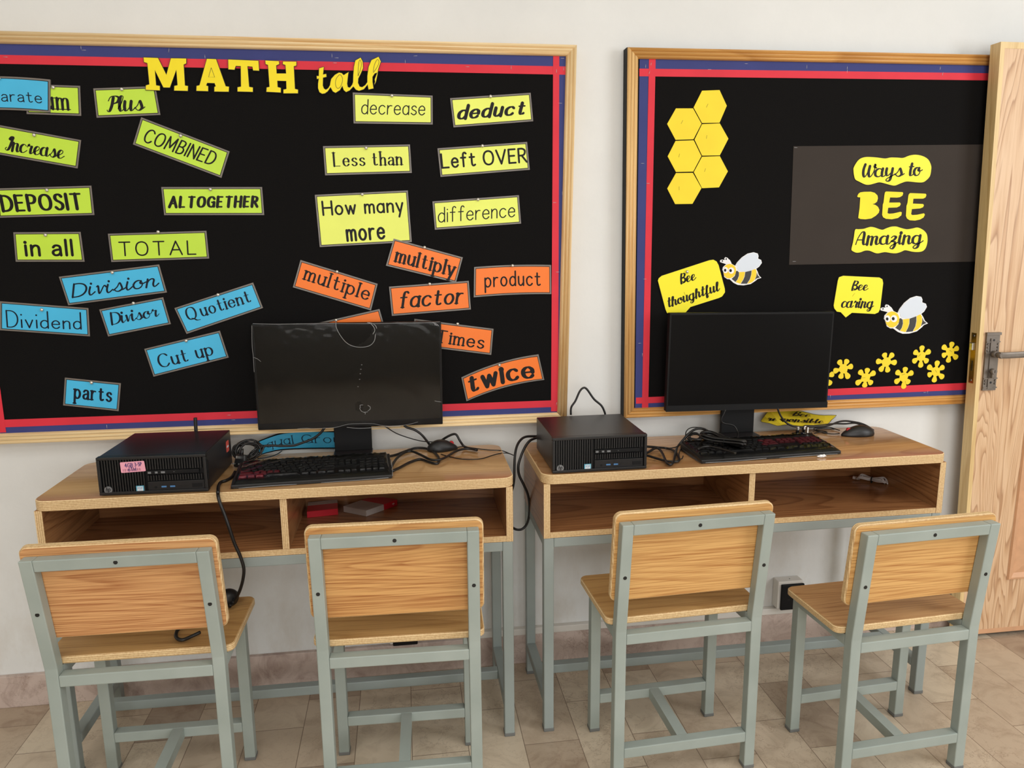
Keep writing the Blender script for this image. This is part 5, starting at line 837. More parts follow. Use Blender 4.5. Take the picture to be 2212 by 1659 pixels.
# ------------------------------------------------------------------ desks: plywood locker on a square tube frame
DW, DD, DH, TT, BH = 1.1608, 0.3266, 0.75, 0.025, 0.151
BZ = DH - TT - BH
def make_desk(label, x, y, rz, topm, leg_in=(0, 0, 0, 0), seed=0):
    root = thing('school_desk', label, 'desk', (x, y, 0), math.radians(rz), 'two seat plywood desks')
    # top with rounded corners
    def rr(x0, x1, y0, y1, r):
        out = []
        for cx, cy, a0 in ((x1-r, y0+r, -90), (x1-r, y1-r, 0), (x0+r, y1-r, 90), (x0+r, y0+r, 180)):
            for k in range(9): a = math.radians(a0+90*k/8); out.append((cx+r*math.cos(a), cy+r*math.sin(a)))
        return out
    bm = NB(); o = rr(-0.004, DW+0.004, -DD-0.005, 0.004, 0.034); z0, z1, ch = DH-TT, DH, 0.0022
    oi = inset_poly(o, ch); levels = [(o, z0), (o, z1-ch), (oi, z1)]
    R = [[bm.verts.new((p[0], p[1], z)) for p in q] for q, z in levels]
    bm.faces.new(R[2]); bm.faces.new(R[0][::-1])
    n = len(o)
    for a, b in ((0, 1), (1, 2)):
        for i in range(n): bm.faces.new((R[a][i], R[a][(i+1) % n], R[b][(i+1) % n], R[b][i])).material_index = 1
    obj('top', bm, [topm, M['ply_z']], root)
    def board(name, x0, x1, y0, y1, z0, z1, side, edge):
        bm = NB(); fs = box(bm, x0, x1, y0, y1, z0, z1)
        fs[2].material_index = 1
        return obj(name, bm, [side, edge], root)
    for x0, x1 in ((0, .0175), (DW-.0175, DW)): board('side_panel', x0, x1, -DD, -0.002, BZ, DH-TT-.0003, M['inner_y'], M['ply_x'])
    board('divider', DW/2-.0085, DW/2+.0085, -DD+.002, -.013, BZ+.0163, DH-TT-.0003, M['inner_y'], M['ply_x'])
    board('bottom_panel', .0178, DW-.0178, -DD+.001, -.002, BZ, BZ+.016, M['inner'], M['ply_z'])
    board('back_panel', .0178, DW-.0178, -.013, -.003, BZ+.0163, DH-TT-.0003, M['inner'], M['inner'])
    T = 0.0275; E = M['enamel_desk']
    for (sx, sy) in ((0, 0), (1, 0), (0, 1), (1, 1)):
        xi = leg_in[sx + 2*sy]; x0 = .0005+xi if sx == 0 else DW-.0005-T-xi; y0 = -DD+.002 if sy == 0 else -.006-T
        lg = bx('leg', x0, x0+T, y0, y0+T, 0.005, BZ-.0003, E, root, .0025)
        bx('foot_cap', x0-.001, x0+T+.001, y0-.001, y0+T+.001, 0.0, .011, M['foot'], lg, .002)
    xa = .0005+T; xb = DW-.0005-T
    bx('apron', xa, xb, -DD+.002, -DD+.002+T, BZ-T, BZ-.0004, E, root, .0025); bx('apron', xa, xb, -.006-T, -.006, BZ-T, BZ-.0004, E, root, .0025)
    for x0 in (.0005, DW-.0005-T):
        bx('apron', x0, x0+T, -DD+.002+T, -.006-T, BZ-T, BZ-.0004, E, root, .0025)
        bx('stretcher', x0, x0+T, -DD+.002+T, -.006-T, .079, .079+T, E, root, .0025)
    bx('stretcher', xa, xb, -.168, -.168+T, .079, .079+T, E, root, .0025)
    return root
desk_1 = make_desk('left plywood desk carrying the film wrapped monitor, red cartons in its right bay', -0.8939, -0.0415, -0.5241, M['top'])
desk_2 = make_desk('right plywood desk beside the door, with a pale cord in its right bay', 0.3457, -0.0479, 0.1437, M['top2'], (0, 0, 0, .022))

# ------------------------------------------------------------------ chairs
def make_chair(label, x, y, rz, d, backm, seatm, bolts=True):
    root = thing('school_chair', label, 'chair', (x, y, 0), math.radians(rz), 'school chairs drawn up to the desks')
    T = 0.0275; E = M['enamel']; w = d['cw']/2; zt, zk, rk = d['czt'], d['czk'], d['crake']
    sl = rk/(zt-zk)
    bev = lambda bm: bmesh.ops.bevel(bm, geom=bm.edges[:], offset=.0022, segments=2, profile=.5, affect='EDGES')
    for s in (-1, 1):
        bm = NB(); xa, xb = sorted((s*w, s*(w-T)))
        ring = lambda y0, y1, z: [bm.verts.new(p) for p in ((xa, y0, z), (xb, y0, z), (xb, y1, z), (xa, y1, z))]
        R = [ring(0, T, .004), ring(0, T, zk), ring(-rk, T-rk, zt)]
        for a, b in zip(R, R[1:]):
            for i in range(4): bm.faces.new((a[i], a[(i+1) % 4], b[(i+1) % 4], b[i]))
        bm.faces.new(R[0][::-1]); bm.faces.new(R[-1]); bev(bm)
        lg = obj('leg', bm, E, root); bx('foot_cap', xa-.001, xb+.001, -.001, T+.001, 0, .010, M['foot'], lg, .002)
    # top rail follows the lean of the posts
    bm = NB(); V = []
    for xx in (-w+T, w-T): V.append([bm.verts.new((xx, yy - sl*(zz-zk), zz)) for yy, zz in ((0, zt-T), (T, zt-T), (T, zt), (0, zt))])
    for i in range(4): bm.faces.new((V[0][i], V[0][(i+1) % 4], V[1][(i+1) % 4], V[1][i]))
    bm.faces.new(V[0][::-1]); bm.faces.new(V[1]); bev(bm); obj('top_rail', bm, E, root)
    zs = d['szt']; th = .018; zr = zs-th-.0005
    bx('rear_seat_rail', -w+T, w-T, 0, T, zr-.012-T, zr-.012, E, root, .0022)
    fw = d['cfw']/2; fy = d['cfd']; x0f = fw-T/2
    for s in (-1, 1):
        xa, xb = sorted((s*(fw+T/2), s*(fw-T/2)))
        lg = bx('leg', xa, xb, fy-T/2, fy+T/2, .004, zr, E, root, .0022); bx('foot_cap', xa-.001, xb+.001, fy-T/2-.001, fy+T/2+.001, 0, .010, M['foot'], lg, .002)
        bm = NB(); a = [(s*(w-T/2), T), (s*fw, fy-T/2)]
        sweep(bm, [(a[0][0], a[0][1], zr-T/2), (a[1][0], a[1][1], zr-T/2)], [(-T/2, -T/2), (T/2, -T/2), (T/2, T/2), (-T/2, T/2)]); obj('side_seat_rail', bm, E, root)
    bx('front_seat_rail', -fw+T/2, fw-T/2, fy-T/2, fy+T/2, zr-T, zr, E, root, .0022)
    bx('stretcher', -fw+T/2, fw-T/2, fy-T/2, fy+T/2, .085, .085+T, E, root, .0022)
    bx('stretcher', -w+T, w-T, 0, T, .078, .078+T, E, root, .0022)
    bm = NB(); sweep(bm, [(0, T, .092), (0, fy-T/2, .0985)], [(-T/2, -T/2), (T/2, -T/2), (T/2, T/2), (-T/2, T/2)]); obj('stretcher', bm, E, root)
    def rounded_board(name, hw, v0, v1, th, frame, r, mats, ch=.003):
        o = []
        for cx, cy, a0 in ((hw-r, v0+r, -90), (hw-r, v1-r, 0), (-hw+r, v1-r, 90), (-hw+r, v0+r, 180)):
            for k in range(7): a = math.radians(a0+90*k/6); o.append((cx+r*math.cos(a), cy+r*math.sin(a)))
        oi = inset_poly(o, ch); bm = NB(); L = [(oi, 0), (o, ch), (o, th-ch), (oi, th)]
        R = [[bm.verts.new(frame(p[0], p[1], h)) for p in q] for q, h in L]
        bm.faces.new(R[0][::-1]); bm.faces.new(R[-1]); n = len(o)
        for a, b in zip(R, R[1:]):
            for i in range(n): f = bm.faces.new((a[i], a[(i+1) % n], b[(i+1) % n], b[i])); f.material_index = 1
        return obj(name, bm, mats, root)
    rounded_board('seat', d['sw']/2, T+.001, d['sy1'], th, lambda a, b, h: (a, b, zs-th+h), .020, [seatm, M['ply_z']])
    nb = math.hypot(1, sl); c, s_ = 1/nb, sl/nb
    by = T+.0006
    rounded_board('backrest', d['bw']/2, d['bzb'], d['bzt'], .017, lambda a, b, h: (a, by - sl*(b-zk) + h*c, b + h*s_), .018, [backm, M['ply_y']])
    for bxx, bz in ((0, zt-T*.5), (-w+T*.5, zk+(zt-zk)*.52), (w-T*.5, zk+(zt-zk)*.52)):
        bm = NB(); yy = -sl*(bz-zk); cyl(bm, (bxx, yy-.0006, bz), (bxx, yy+.004, bz), .0046, 14); obj('bolt', bm, M['hole'], root)
    return root
CH = [(-0.6246, -0.5861, -1.070, dict(cw=0.3844, czt=0.7032, czk=0.4290, crake=0.0457, cfd=0.2346, cfw=0.3463, szt=0.4413, sy1=0.2795, sw=0.4140, bw=0.4059, bzt=0.7247, bzb=0.4928), 'back_a', 'seat', 'chair on grey green legs at the far left, black plug on its seat'),
      (-0.0381, -0.6002, -1.936, dict(cw=0.3792, czt=0.7114, czk=0.4251, crake=0.0277, cfd=0.2221, cfw=0.3387, szt=0.4365, sy1=0.2719, sw=0.4042, bw=0.4026, bzt=0.7289, bzb=0.4944), 'back_b', 'seat', 'chair second from the left, in front of the red cartons'),
      (0.6683, -0.6075, 2.576, dict(cw=0.3816, czt=0.7077, czk=0.4233, crake=0.0356, cfd=0.2364, cfw=0.3420, szt=0.4449, sy1=0.2787, sw=0.4094, bw=0.4018, bzt=0.7277, bzb=0.4939), 'back_c', 'seat', 'chair in front of the middle of the right desk'),
      (1.2128, -0.6960, 3.306, dict(cw=0.3563, czt=0.6796, czk=0.4010, crake=0.0283, cfd=0.2384, cfw=0.3281, szt=0.4234, sy1=0.2575, sw=0.4012, bw=0.3864, bzt=0.6949, bzb=0.4827), 'back_c', 'seat2', 'chair nearest to the door, before the black wall socket')]
for x, y, r, d, bmn, smn, wl in CH: make_chair('wooden school ' + wl, x, y, r, d, M[bmn], M[smn])

# ------------------------------------------------------------------ computers
def make_pc(label, x, y, rz, pink, W=.256, D=.240, H=.097):
    root = thing('desktop_computer', label, 'computer', (x, y, DH), math.radians(rz), 'black desktop computers lying on the desks')
    w = W/2
    bm = NB(); box(bm, -w+.002, w-.002, .013, D, .003, H, .002); obj('case', bm, M['black_metal'], root)
    for sx in (-1, 1):
        for yy in (.03, D-.03): bx('foot', sx*(w-.03)-.01, sx*(w-.03)+.01, yy-.01, yy+.01, 0, .004, M['matte_black'], root)
    bm = NB(); b = .0075
    for x0, x1, z0, z1 in ((-w, w, H-b, H), (-w, w, .002, .002+b), (-w, -w+b, .002+b, H-b), (w-b, w, .002+b, H-b)): box(bm, x0, x1, -.004, .014, z0, z1, .0015)
    bz = obj('bezel', bm, M['black_plastic'], root)
    bx('bezel_back', -w+b, w-b, .006, .013, .002+b, H-b, M['matte_black'], root)
    X = lambda u: -w + u*W; Z = lambda v: .002 + v*(H-.002)
    bm = NB(); pitch = .0245
    def slats(u0, u1, v0, v1):
        u = u0
        while u < u1: box(bm, X(u), X(u+.0125), -.001, .008, Z(v0), Z(v1)); u += pitch
    slats(.04, .43, .07, .925); slats(.45, .955, .63, .925); slats(.45, .955, .335, .475)
    obj('grille', bm, M['black_plastic'], root)
    dr = bx('disc_drive', X(.445), X(.925), -.0012, .008, Z(.505), Z(.605), M['matte_black'], root, .0008)
    bm = NB()
    for u0, u1 in ((.455, .485), (.52, .545), (.575, .612)): box(bm, X(u0), X(u1), -.0016, -.001, Z(.525), Z(.575))
    box(bm, X(.69), X(.70), -.0016, -.001, Z(.55), Z(.56)); obj('drive_marks', bm, M['grey_print'], dr)
    pp = bx('port_panel', X(.445), X(.965), -.0006, .008, Z(.075), Z(.305), M['black_plastic'], root, .0008)
    for u0 in (.565, .645):
        p = bx('usb_port', X(u0), X(u0+.052), -.0012, .002, Z(.125), Z(.215), M['black_plastic'], pp); bx('usb_tongue', X(u0+.003), X(u0+.049), -.0016, .001, Z(.145), Z(.185), M['usb_blue'], p)
    bm = NB(); cyl(bm, (X(.515), -.0012, Z(.15)), (X(.515), .001, Z(.15)), .0032, 14); obj('audio_jack', bm, M['matte_black'], pp)
    bx('card_slot', X(.72), X(.82), -.0012, .001, Z(.15), Z(.18), M['hole'], pp); bx('power_button', X(.85), X(.945), -.0016, .001, Z(.125), Z(.225), M['matte_black'], pp, .0006)
    bm = NB(); cyl(bm, (X(.082), -.0030, Z(.135)), (X(.082), -.0005, Z(.135)), .0092, 28, smooth=False); lg = obj('badge', bm, M['logo_disc'], root)
    bm = NB(); ink(bm, 'hp', 'logo', (X(.082)-.0056, Z(.135)-.0030), (X(.082)+.0056, Z(.135)-.0030), .0108, flat(-.0034)); obj('badge_letters', bm, M['matte_black'], lg)
    st = bx('processor_sticker', X(.335), X(.407), -.0017, -.0008, Z(.045), Z(.215), M['sticker_blue'], root)
    bm = NB(); box(bm, X(.345), X(.398), -.0020, -.0016, Z(.07), Z(.195)); o = obj('sticker_face', bm, M['sticker_white'], st)
    bm = NB(); ink(bm, 'intel', 'sans', (X(.350), Z(.140)), (X(.392), Z(.140)), .0044, flat(-.0022)); line_ink(bm, [(X(.355), Z(.105)), (X(.388), Z(.105))], .0008, -.0022); obj('sticker_print', bm, M['usb_blue'], st)
    if pink:
        q = [(X(.212), Z(.855)), (X(.432), Z(.875)), (X(.440), Z(.60)), (X(.215), Z(.575))]
        bm = NB(); slab(bm, rounded_quad(q, .0025), -.0010, -.0018); pl = obj('pink_label', bm, M['pink'], root)
        P = lambda u, v: tuple(bil(q, u, v))
        bm = NB()
        for k in range(22):
            u = .10 + k*.033
            if k % 3 != 1: line_ink(bm, [P(u, .66), P(u, .90)], .0007 if k % 2 else .0011, -.0020)
        obj('barcode', bm, M['barcode'], pl)
        bm = NB(); ink(bm, '4GB', 'kid', P(.18, .50), P(.52, .50), .0095, flat(-.0022)); ink(bm, '3-5P', 'kid', P(.58, .46), P(.88, .46), .0090, flat(-.0022)); ink(bm, '6TH', 'kid', P(.30, .90), P(.62, .90), .0088, flat(-.0022)); obj('handwriting', bm, M['pen_ink'], pl)
        bm = NB(); slab(bm, [(0, 0)]*0 or rounded_quad([(.188, .076), (.214, .076), (.214, .046), (.188, .046)], .004), -.0004, .0004)
        for v in bm.verts: v.co = Vector((w-.002 + .0004 + (0.0004 if v.co.y < 0 else 0), v.co.x, v.co.z))
        rs = obj('red_sticker', bm, M['red_sticker'], root)
        bx('sticker_stripe', w-.0012, w-.0008, .194, .209, .058, .063, M['sticker_white'], rs)
        bm = NB(); tube(bm, [(.032, D+.012, H-.01), (.032, D+.013, H+.01), (.0325, D+.014, H+.034)], .0048, 10); obj('antenna', bm, M['black_plastic'], root)
        bx('release_clip', w-.0015, w+.0015, .004, .010, .030, .080, M['matte_black'], root, .0007)
    return root
def rounded_quad(q, r):
    p = [Vector(v) for v in q]; out = []
    for i in range(4):
        a, b, c = p[i-1], p[i], p[(i+1) % 4]; u = (a-b).normalized(); v = (c-b).normalized(); s = b+u*r; e = b+v*r
        for k in range(5): t = k/4; out.append(tuple((1-t)**2*s + 2*t*(1-t)*b + t*t*e))
    return out
make_pc('black desktop computer with a pink handwritten label, on the left desk', -0.6215, -0.3585, -2.0, True)
make_pc('black desktop computer without a label, at the left end of the right desk', 0.4985, -0.3665, 0.3, False)

# ------------------------------------------------------------------ monitors
def make_monitor(label, x, y, zc, rz, W, Hh, neck_x, screen, tilt, wrapped, base_y0, base_y1, roll=0):
    root = thing('computer_monitor', label, 'monitor', (x, y, DH), math.radians(rz), 'flat screen monitors on the desks')
    w, h = W/2, Hh/2; zc = zc-DH
    R = Matrix.Rotation(math.radians(roll), 4, 'Y')
    def put(o): o.matrix_local = Matrix.Translation((0, 0, zc)) @ R
    bm = NB(); box(bm, -w, w, 0, .022, -h, h, .0025)
    vs = [f for f in bm.faces if f.normal.y > .9 and f.calc_area() > .05]
    e = bmesh.ops.extrude_face_region(bm, geom=vs); nv = [v for v in e['geom'] if isinstance(v, bmesh.types.BMVert)]
    for v in nv: v.co.y += .018; v.co.x *= .82; v.co.z *= .78
    hs = obj('housing', bm, M['matte_black'], root); put(hs)
    bz_ = .006; bt = .019
    o = bx('screen', -w+bz_, w-bz_, -.0008, .002, -h+bt, h-bz_, screen, root); put(o)
    if not wrapped:
        o = bx('chin', -w, w, -.0014, .002, -h, -h+bt-.001, M['matte_black'], root); put(o)
    bm = NB(); nx = neck_x - x
    box(bm, nx-.0535, nx+.0535, .0405, .0525, 0.004, zc-h+.06, .002); obj('neck', bm, M['matte_black'], root)
    bm = NB(); box(bm, nx-.055, nx+.055, base_y0, base_y1, 0.0, .0045, .0015); obj('base', bm, M['black_metal'], root)
    if wrapped:
        bm = NB(); NX, NZ = 130, 76; V = []
        for j in range(NZ+1):
            V.append([bm.verts.new((lerp(-w-.001, w+.001, i/NX), -.0024 - .00008*math.sin(i*.53+j*.28)*math.sin(j*.41), lerp(-h-.001, h+.001, j/NZ))) for i in range(NX+1)])
        for j in range(NZ):
            for i in range(NX):
                cx = lerp(-w, w, (i+.5)/NX); cz = lerp(-h, h, (j+.5)/NZ)
                if ((cx-.018)/.05)**2 + ((cz-h)/.062)**2 < 1: continue
                if ((cx-.022)/.012)**2 + ((cz+.088)/.013)**2 < 1: continue
                f = bm.faces.new((V[j][i], V[j][i+1], V[j+1][i+1], V[j+1][i])); f.smooth = True
        o = obj('plastic_film', bm, M['film'], root); put(o)
    return root
mon_1 = make_monitor('black monitor still wrapped in torn clear film, on the left desk', -0.157, -0.1, .983, 0, .517, .2985, -.160, M['screen_gloss'], 0, True, -.080, .060, roll=.55)
bm = NB()
for p in FILM_MARKS:
    q = [(v.x, v.y) for v in spline([Vector((a, b, 0)) for a, b in p], 5)]
    line_ink(bm, q, .0008 if q[0][0] < -.40 or abs(q[0][0]-q[-1][0]) > .3 else .0011, -.1036)
for a, b in FILM_DOTS: line_ink(bm, [(a-.0016, b), (a+.0016, b)], .0012, -.1036)
tf = obj('torn_film_edge', bm, M['torn'], mon_1); tf.matrix_parent_inverse = Matrix.Translation((0.157, 0.1, -DH))
mon_2 = make_monitor('black unwrapped monitor with a matte screen, on the right desk', 1.0355, -0.1, .986, -.6, .520, .2985, 1.022, M['screen_matte'], 0, False, -.086, .058, roll=.7)

# ------------------------------------------------------------------ keyboards under clear film
def make_keyboard(label, x, y, rz, W, D, red, torn):
    root = thing('keyboard', label, 'keyboard', (x, y, DH), math.radians(rz), 'film covered keyboards')
    w, d = W/2, D/2
    zt = lambda yy: .012 + .012*(yy+d)/D
    bm = NB(); P = [(-d, 0), (-d, .010), (-d+.03, .0135), (d-.004, .024), (d, .020), (d, 0)]
    A = [bm.verts.new((-w, a, b)) for a, b in P]; B = [bm.verts.new((w, a, b)) for a, b in P]; n = len(P)
    for i in range(n): bm.faces.new((A[i], B[i], B[(i+1) % n], A[(i+1) % n]))
    bm.faces.new(A); bm.faces.new(B[::-1]); bmesh.ops.bevel(bm, geom=bm.edges[:], offset=.0018, segments=2, profile=.5, affect='EDGES'); obj('body', bm, M['black_plastic'], root)
    meshes = {}
    def key(cx, cy, kw, kd, mat):
        k = (round(kw, 4), round(kd, 4), mat)
        if k not in meshes:
            bm = NB(); box(bm, -kw/2, kw/2, -kd/2, kd/2, 0, .0065)
            for v in bm.verts:
                if v.co.z > .003: v.co.x *= .8; v.co.y *= .78
            bmesh.ops.bevel(bm, geom=bm.edges[:], offset=.0009, segments=1, affect='EDGES')
            me = bpy.data.meshes.new('key'); bm.to_mesh(me); bm.free(); me.materials.append(M[mat]); meshes[k] = me
        o = bpy.data.objects.new('key', meshes[k]); COL.objects.link(o); o.parent = root; o.location = (cx, cy, zt(cy)-.0006); o.rotation_euler = (math.atan(.012/D), 0, 0)
    U = (W-.030)/22.2; rd = (D-.050)/6.0
    for row in range(6):
        cy = d-.016 - rd*(row+.5)*1.0
        x0 = -w+.012
        wid = {0: [1]*1+[1]*12, 1: [1]*13+[1.8], 2: [1.5]+[1]*12+[1.3], 3: [1.8]+[1]*11+[2.0], 4: [2.2]+[1]*10+[2.6], 5: [1.4, 1.2, 1.3, 5.6, 1.3, 1.2, 1.4, 1.4]}[row]
        tot = sum(wid); sc = 14.6/tot; xx = x0
        for kw in wid:
            c = xx + kw*sc*U/2; xx += kw*sc*U
            key(c, cy, kw*sc*U-.0012, rd-.0014, 'maroon_key' if red(c/w, row) else 'key')
        if row in (1, 2, 5):
            for k in range(3): key(x0 + (15.0+k+.5)*U, cy, U-.0012, rd-.0014, 'maroon_key' if red((x0+(15+k)*U)/w, row) else 'key')
        if row >= 1:
            for k in range(4): key(x0 + (18.3+k+.5)*U, cy, U-.0012, rd-.0014, 'maroon_key' if red((x0+(18.3+k)*U)/w, row) else 'key')
    # film draped over the keys and folded round the edges
    bm = NB(); NX, NY = 60, 22; V = []
    for j in range(NY+1):
        yy = lerp(-d-.003, d+.003, j/NY); rowv = []
        for i in range(NX+1):
            xx = lerp(-w-.003, w+.003, i/NX); edge = min(1, min(i, NX-i)/2.0, min(j, NY-j)/1.5)
            zz = (zt(max(-d, min(d, yy))) + .0082 + .0012*math.sin(i*1.13+j*.7)*math.sin(j*1.9+i*.3) + .0008*math.sin(i*2.7))*edge + .0015*(1-edge)
            if j <= 5: zz -= .005*edge
            rowv.append(bm.verts.new((xx, yy, zz)))
        V.append(rowv)
    for j in range(NY):
        for i in range(NX): f = bm.faces.new((V[j][i], V[j][i+1], V[j+1][i+1], V[j+1][i])); f.smooth = True
    obj('plastic_film', bm, M['film'], root)
    for t0 in torn:
        bm = NB(); tube(bm, [Vector(p) for p in t0], .0009, 5); obj('film_crease', bm, M['torn'], root)
    return root
make_keyboard('film covered black keyboard in front of the wrapped monitor', -0.2485, -0.2655, 3.0, .398, .160, lambda u, r: u < -.45 and r in (4, 5), [[(-.03, -.052, .0125), (.02, -.051, .0125), (.07, -.052, .0125)], [(-.18, -.0815, .002), (-.1, -.0815, .003), (-.04, -.0815, .002)], [(.02, -.0815, .002), (.12, -.0815, .002), (.19, -.081, .003)], [(.2005, -.075, .006), (.2015, -.03, .012), (.201, .03, .018)]])
make_keyboard('film covered black keyboard under the coiled cable, on the right desk', 0.996, -0.2665, 3.2, .424, .142, lambda u, r: u > .05 and r in (1, 2, 3), [[(-.20, -.0725, .003), (-.12, -.0725, .002), (-.02, -.0725, .004)], [(.205, .04, .024), (.213, -.03, .014), (.214, -.06, .006)], [(.02, -.0725, .002), (.12, -.0725, .003), (.2, -.072, .002)], [(.04, .070, .0275), (.07, .0705, .0275), (.1, .070, .0275)]])

# ------------------------------------------------------------------ mice
def make_mouse(label, x, y, rz, L=.108, Wd=.060, Hh=.036, light=True):
    root = thing('computer_mouse', label, 'mouse', (x, y, DH), math.radians(rz), 'black computer mice')
    bm = NB(); bmesh.ops.create_uvsphere(bm, u_segments=28, v_segments=16, radius=1)
    for v in bm.verts:
        a, b, c = v.co; t = (a+1)/2
        wv = (1 - .42*(1-t)**1.5); hv = (.55 + .45*math.sin(min(1, t*1.15)*math.pi*.62))
        zz = c if c > -.25 else -.25
        v.co = Vector((a*L/2, b*Wd/2*wv, (zz+.25)/1.25*Hh*hv))
    bmesh.ops.remove_doubles(bm, verts=bm.verts[:], dist=.00005)
    obj('shell', bm, M['black_plastic'], root, smooth=True)
    bm = NB(); cyl(bm, (-L*.29, -.003, .0195), (-L*.29, .003, .0195), .0068, 16); obj('scroll_wheel', bm, M['red_light'], root)
    return root
make_mouse('black mouse lying among loose cables on the left desk', 0.098, -0.088, 188, .092, .056, .034)
make_mouse('black mouse at the right end of the right desk', 1.377, -0.143, 0, .108, .058, .034)

# ------------------------------------------------------------------ cables
CL = {'monitor_power_cable': 'thick black cable dropping from the wrapped monitor to the mouse', 'monitor_thin_cable': 'thin black cord hanging from the wrapped monitor over the white wall', 'loop_cable': 'black cable arching up behind the mouse on the left desk',
'long_power_cable': 'long black power cable running above the left keyboard to its right end', 'second_power_cable': 'black cable snaking from the right end of the left keyboard', 'mouse_cord_1': 'thin mouse cord crossing the right end of the left desk, upper one', 'mouse_cord_2': 'thin mouse cord crossing the right end of the left desk, lower one',
'gap_1': 'black cable dropping straight down between the two desks', 'gap_2': 'black cable looping low beside the right desk and back to the left one', 'video_cable': 'black cable crossing in front of the leaning blue card', 'thin_left': 'thin black cord on the desk below the leaning blue card',
'drop': 'black power cable falling over the front of the left desk to the chair seat', 'seat_cable': 'end of the black cable curled on the seat of the far left chair', 'pc2_a': 'black cable lying on the desk right of the unlabelled computer', 'pc2_b': 'thick black cable looping up between the unlabelled computer and the coil',
'pc2_c': 'thin black cord reaching the small tangle behind the right keyboard', 'pc2_d': 'thin black cord rising in a tall loop left of the coil', 'on_keyboard': 'black cable lying across the left part of the right keyboard', 'stand_cable': 'black cord running down the neck of the unwrapped monitor', 'stand_thin': 'short thin cord arching over the base of the unwrapped monitor',
'mon2_power': 'black cable hanging below the unwrapped monitor in front of the yellow sign', 'mon2_second': 'black cable rising from the upright plug to behind the mouse', 'mouse2_cord': 'thin cord of the right mouse lying loosely behind the upright plug', 'mouse2_cord2': 'thin folded cord between the upright plug and the right mouse', 'arch': 'black cable arching above the back of the unlabelled computer'}
for k, (pts, r) in CABLES.items():
    bm = NB(); tube(bm, pts, r, 8, 5); tag(obj('cable', bm, M['cable']), CL[k], 'cable', 'loose black cables')
def coil(name, label, c, rz, paths, r, tie=None):
    """a bundle of loops given as control points in its own frame, with a tie round it"""
    root = thing(name, label, 'cable', c, math.radians(rz), 'loose black cables')
    bm = NB(); tube(bm, paths, r, 8, 6); obj('loops', bm, M['cable'], root)
    if tie:
        x, cy, b, h = tie
        bm = NB(); tube(bm, [(x + .001*math.sin(3*t), cy + b*math.cos(t), h + h*math.sin(t)) for t in [2*math.pi*q/12 for q in range(13)]], .0015, 6, 3); obj('tie', bm, M['matte_black'], root)
    return root
# folded power cord: long loops open at the far end, bent tight at the near end
P = []
for k in range(6):
    s = (k-2.5)/2.5; z = .004 + (.0072 if k % 2 else 0)
    P += [(-.066+.004*abs(s), .010*s, z+.012), (-.050, .026+.004*s, z+.010), (-.015, .019+.006*s, z+.004), (.030, .008+.007*s, z), (.060-.004*abs(s), .005+.008*s, z+.002), (.070-.006*abs(s), .000+.009*s, z+.006), (.060, -.006+.007*s, z+.010), (.022, -.010+.006*s, z+.008), (-.018, -.020+.005*s, z+.008), (-.050, -.024+.004*s, z+.012)]
coil('cable_coil', 'tied coil of thick black cable lying on the right keyboard', (0.888, -0.255, DH+.0265), -50, P, .0034, (.012, -.001, .020, .011))
P = []
for k in range(6):
    t0 = k*.9; tilt = .4+.25*math.sin(k*2.1); ra, rb = .026-.002*k, .020-.0015*k
    for j in range(8):
        t = 2*math.pi*j/8; P.append((ra*math.cos(t+t0)+.004*math.sin(k*3.1), rb*math.sin(t+t0)*math.cos(tilt)+.004*math.cos(k*2.3), .018 + rb*math.sin(t+t0)*math.sin(tilt)*.75 + .002*math.sin(k+j)))
coil('cable_coil', 'small tangle of thin black cord behind the left end of the right keyboard', (0.853, -0.135, DH), 15, P, .0017)
P = []
for k in range(7):
    t0 = k*1.1; tilt = .75+.3*math.sin(k*1.7); ra, rb = .038-.002*k, .034-.0018*k
    for j in range(8):
        t = 2*math.pi*j/8; P.append((ra*math.cos(t+t0)+.008*math.sin(k*2.7), rb*math.sin(t+t0)*math.cos(tilt)+.008*math.cos(k*1.9), .032 + rb*math.sin(t+t0)*math.sin(tilt)*.8 + .003*math.sin(k+j)))
coil('cable_coil', 'knotted bundle of black cable between the labelled computer and the blue card', (-0.4480, -0.105, DH), 10, P, .0026)

# ------------------------------------------------------------------ plugs
def make_plug(label, loc, rx, rz, pins='uk', s=1.0):
    root = thing('power_plug', label, 'plug', loc, 0, None); root.rotation_euler = (rx, 0, rz)
    bm = NB(); box(bm, -.022*s, .022*s, -.021*s, .021*s, 0, .014*s, .004)
    for v in bm.verts:
        if v.co.y > .005: v.co.x *= .8
    obj('body', bm, M['black_plastic'], root)
    bm = NB(); cyl(bm, (0, .018*s, .007*s), (0, .040*s, .007*s), .0065*s, 12, .004*s); obj('strain_relief', bm, M['cable'], root)
    for x, y, w, d, L in ((0, .011, .002, .0042, .020), (-.011, -.010, .0032, .0022, .017), (.011, -.010, .0032, .0022, .017)):
        p = bx('pin', (x-w)*s, (x+w)*s, (y-d)*s, (y+d)*s, .0135*s, (.0135+L)*s, M['steel'], root, .0005)
        if y < 0: bx('pin_sleeve', (x-w)*s-.0002, (x+w)*s+.0002, (y-d)*s-.0002, (y+d)*s+.0002, .0135*s, (.0135+L*.5)*s, M['matte_black'], p)
    return root
make_plug('black three pin plug lying with its pins up beside the right keyboard', (1.193, -0.152, DH), 0, math.radians(190), s=1.2)
make_plug('black three pin plug on its side between the labelled computer and the left keyboard', (-0.452, -0.165, DH+.018), math.radians(72), math.radians(-25), s=.85)
